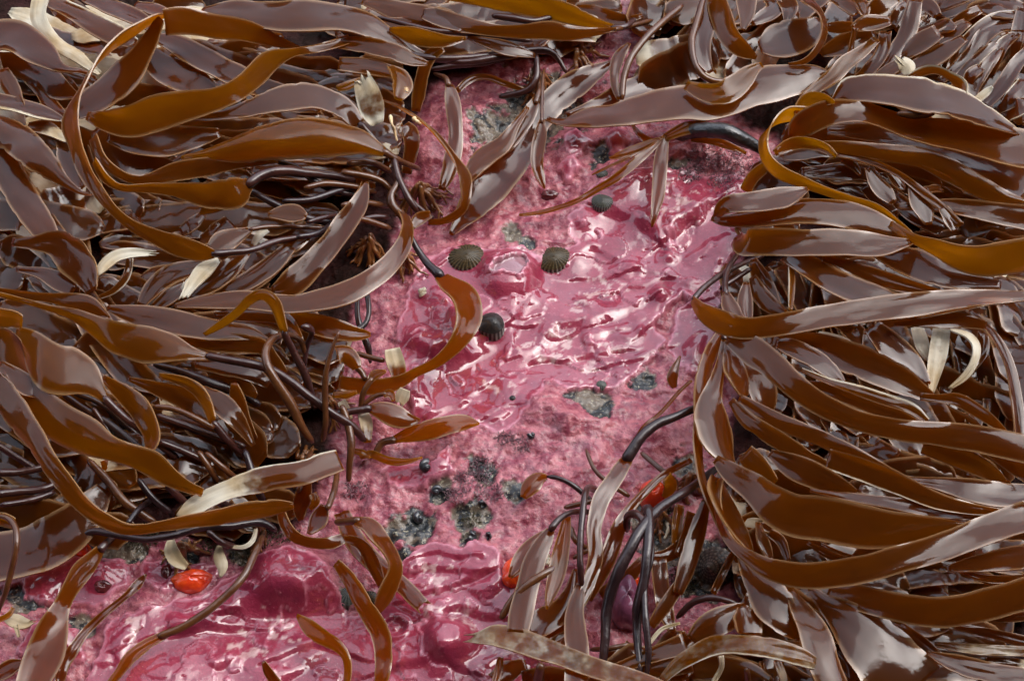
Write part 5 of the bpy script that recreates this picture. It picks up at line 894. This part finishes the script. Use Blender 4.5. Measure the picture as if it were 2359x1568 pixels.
anemone(1265, 446, 44, 22, 'dark maroon anemone spread flat below the willow leaf frond', 'anemone_dark', .35, True)
anemone(233, 1342, 36, 22, 'brown closed anemone in the magenta crust', 'anemone_dark', .4, True)
anemone(382, 1312, 24, 30, 'small maroon anemone beside the orange one', 'anemone_dark', .5, False)
# ------------------------------------------------------------------ winkles and other shells
def winkle(px, py, wpx, label, rot=0.):
    c = at(px, py, 0.); z = ground_z(c[0], c[1]); c = at(px, py, float(z)+.003); g = ground_z(c[0], c[1]); a = wpx*PXM*DIST/2
    nt, ns = 60, 10; t = np.linspace(0, 1, nt); R_ = a*.62*np.exp(-2.2*t); th = t*2*np.pi*2.6+rot; k = np.linspace(0, 2*np.pi, ns, endpoint=False)
    cz = a*1.25*(1-np.exp(-2.2*t)); cr = R_*.85
    r = R_[:, None]; x = (cr[:, None]+r*np.cos(k)[None])*np.cos(th)[:, None]; y = (cr[:, None]+r*np.cos(k)[None])*np.sin(th)[:, None]; zz = cz[:, None]+r*np.sin(k)[None]*.95
    V = np.stack([x, y, zz], -1).reshape(-1, 3); tl = R(50); V = np.stack([V[:, 0], V[:, 1]*math.cos(tl)-V[:, 2]*math.sin(tl), V[:, 1]*math.sin(tl)+V[:, 2]*math.cos(tl)], -1)
    V[:, 2] -= V[:, 2].min()+.001
    o = link('winkle', np_mesh('winkle', V, grid_faces(nt, ns, True)), M['winkle'], label=label, cat='winkle'); o.location = (c[0], c[1], g); o.rotation_euler.z = rot
winkle(1004, 1126, 28, 'black winkle in a bare hollow of the rough crust')
winkle(962, 1192, 28, 'black winkle perched on the pale bare patch', 1.)
winkle(1081, 1236, 34, 'black winkle at the scalloped rim of the lower sheet', 2.)
winkle(1108, 1160, 22, 'black winkle in the crack above the pale bare patch', 3.)
winkle(978, 1077, 34, 'flat black shell set in the glossy crust', .6)
winkle(1222, 1000, 20, 'small dark winkle beside the tuft of fine weed', 1.6)
winkle(1122, 1232, 20, 'small dark winkle right of the scalloped rim', 2.5)
# ribbed top shell
M['top_shell'] = shell_mat('striped_top_shell', (.02, .017, .016), (.30, .27, .22), (.06, .045, .035))
c = at(1650, 1300, 0.); c = at(1650, 1300, float(ground_z(c[0], c[1]))+.012); g_ = float(ground_z(c[0], c[1]))
nr, na = 40, 72; th = np.linspace(0, 2*np.pi, na, endpoint=False); s = np.linspace(.02, 1, nr)
ribv = (.5+.5*np.cos(th*20))[None]*np.ones((nr, 1)); rr = .021*s[:, None]*(1+.06*np.sin(s*40)[:, None]+.05*ribv); zz = .052*(1-s)[:, None]*np.ones((1, na))
V = np.stack([rr*np.cos(th), rr*np.sin(th), zz], -1).reshape(-1, 3)
me = np_mesh('top_shell', V, grid_faces(nr, na, True))
band = (.5+.5*np.sin(s*40))[:, None]*np.ones((1, na))
me.attributes.new('shell', 'FLOAT_COLOR', 'POINT').data.foreach_set('color', np.stack([ribv*band, np.zeros((nr, na)), band*0, band*0+1], -1).astype(np.float32).ravel())
o = link('top_shell', me, M['top_shell'], label='striped conical snail shell on the olive turf under the great fan', cat='snail shell'); o.location = (c[0], c[1], g_+.004); o.rotation_euler = (R(25), R(-18), 0)
# ------------------------------------------------------------------ small pale things
def stick(px, label, h, m='worm', w=14, name='frond_tip', cat='kelp scrap'):
    q = np.array(px, float); q = np.column_stack([q, np.full(len(q), w), stretch(h, len(q))/100]); q = spline(q, 16)
    c = at(q[:, 0], q[:, 1], q[:, 3]); s = np.linspace(0, 1, 16); me = tube_mesh(c, w*PXM*DIST/2*(1-.35*s)*(1+.2*np.sin(s*14)), 8, 3, .15); me.materials.append(M[m])
    o = c[0].copy()
    for v in me.vertices: v.co -= Vector(o)
    ob = link(name, me, None, label=label, cat=cat); ob.location = o
stick([(899,266),(902,285),(908,300),(914,326)], 'cream wisp dangling below the stiff cream scrap', [9,9,8,7], w=9)
stick([(934,206),(937,213)], 'round cream blob beside the narrow hanging strap', [9,9], w=13)
stick([(952,272),(960,280),(969,287)], 'short cream nub on the thin hoop frond', [9,9,8], w=11)
stick([(1258,1278),(1263,1290),(1260,1300)], 'cream pebble between the blades of the lower tuft', [1,1,1.4], 'pale', 14, 'pebble', 'pebble')
stick([(975,680),(970,672),(978,666)], 'pale barnacle scrap on the pink crust', [1,1.3,1], 'pale', 18, 'shell_scrap', 'shell')
stick([(1535,1200),(1538,1220),(1530,1240)], 'thin cream shell sliver on the olive turf', [1.5,2,2], 'pale', 8, 'shell_scrap', 'shell')
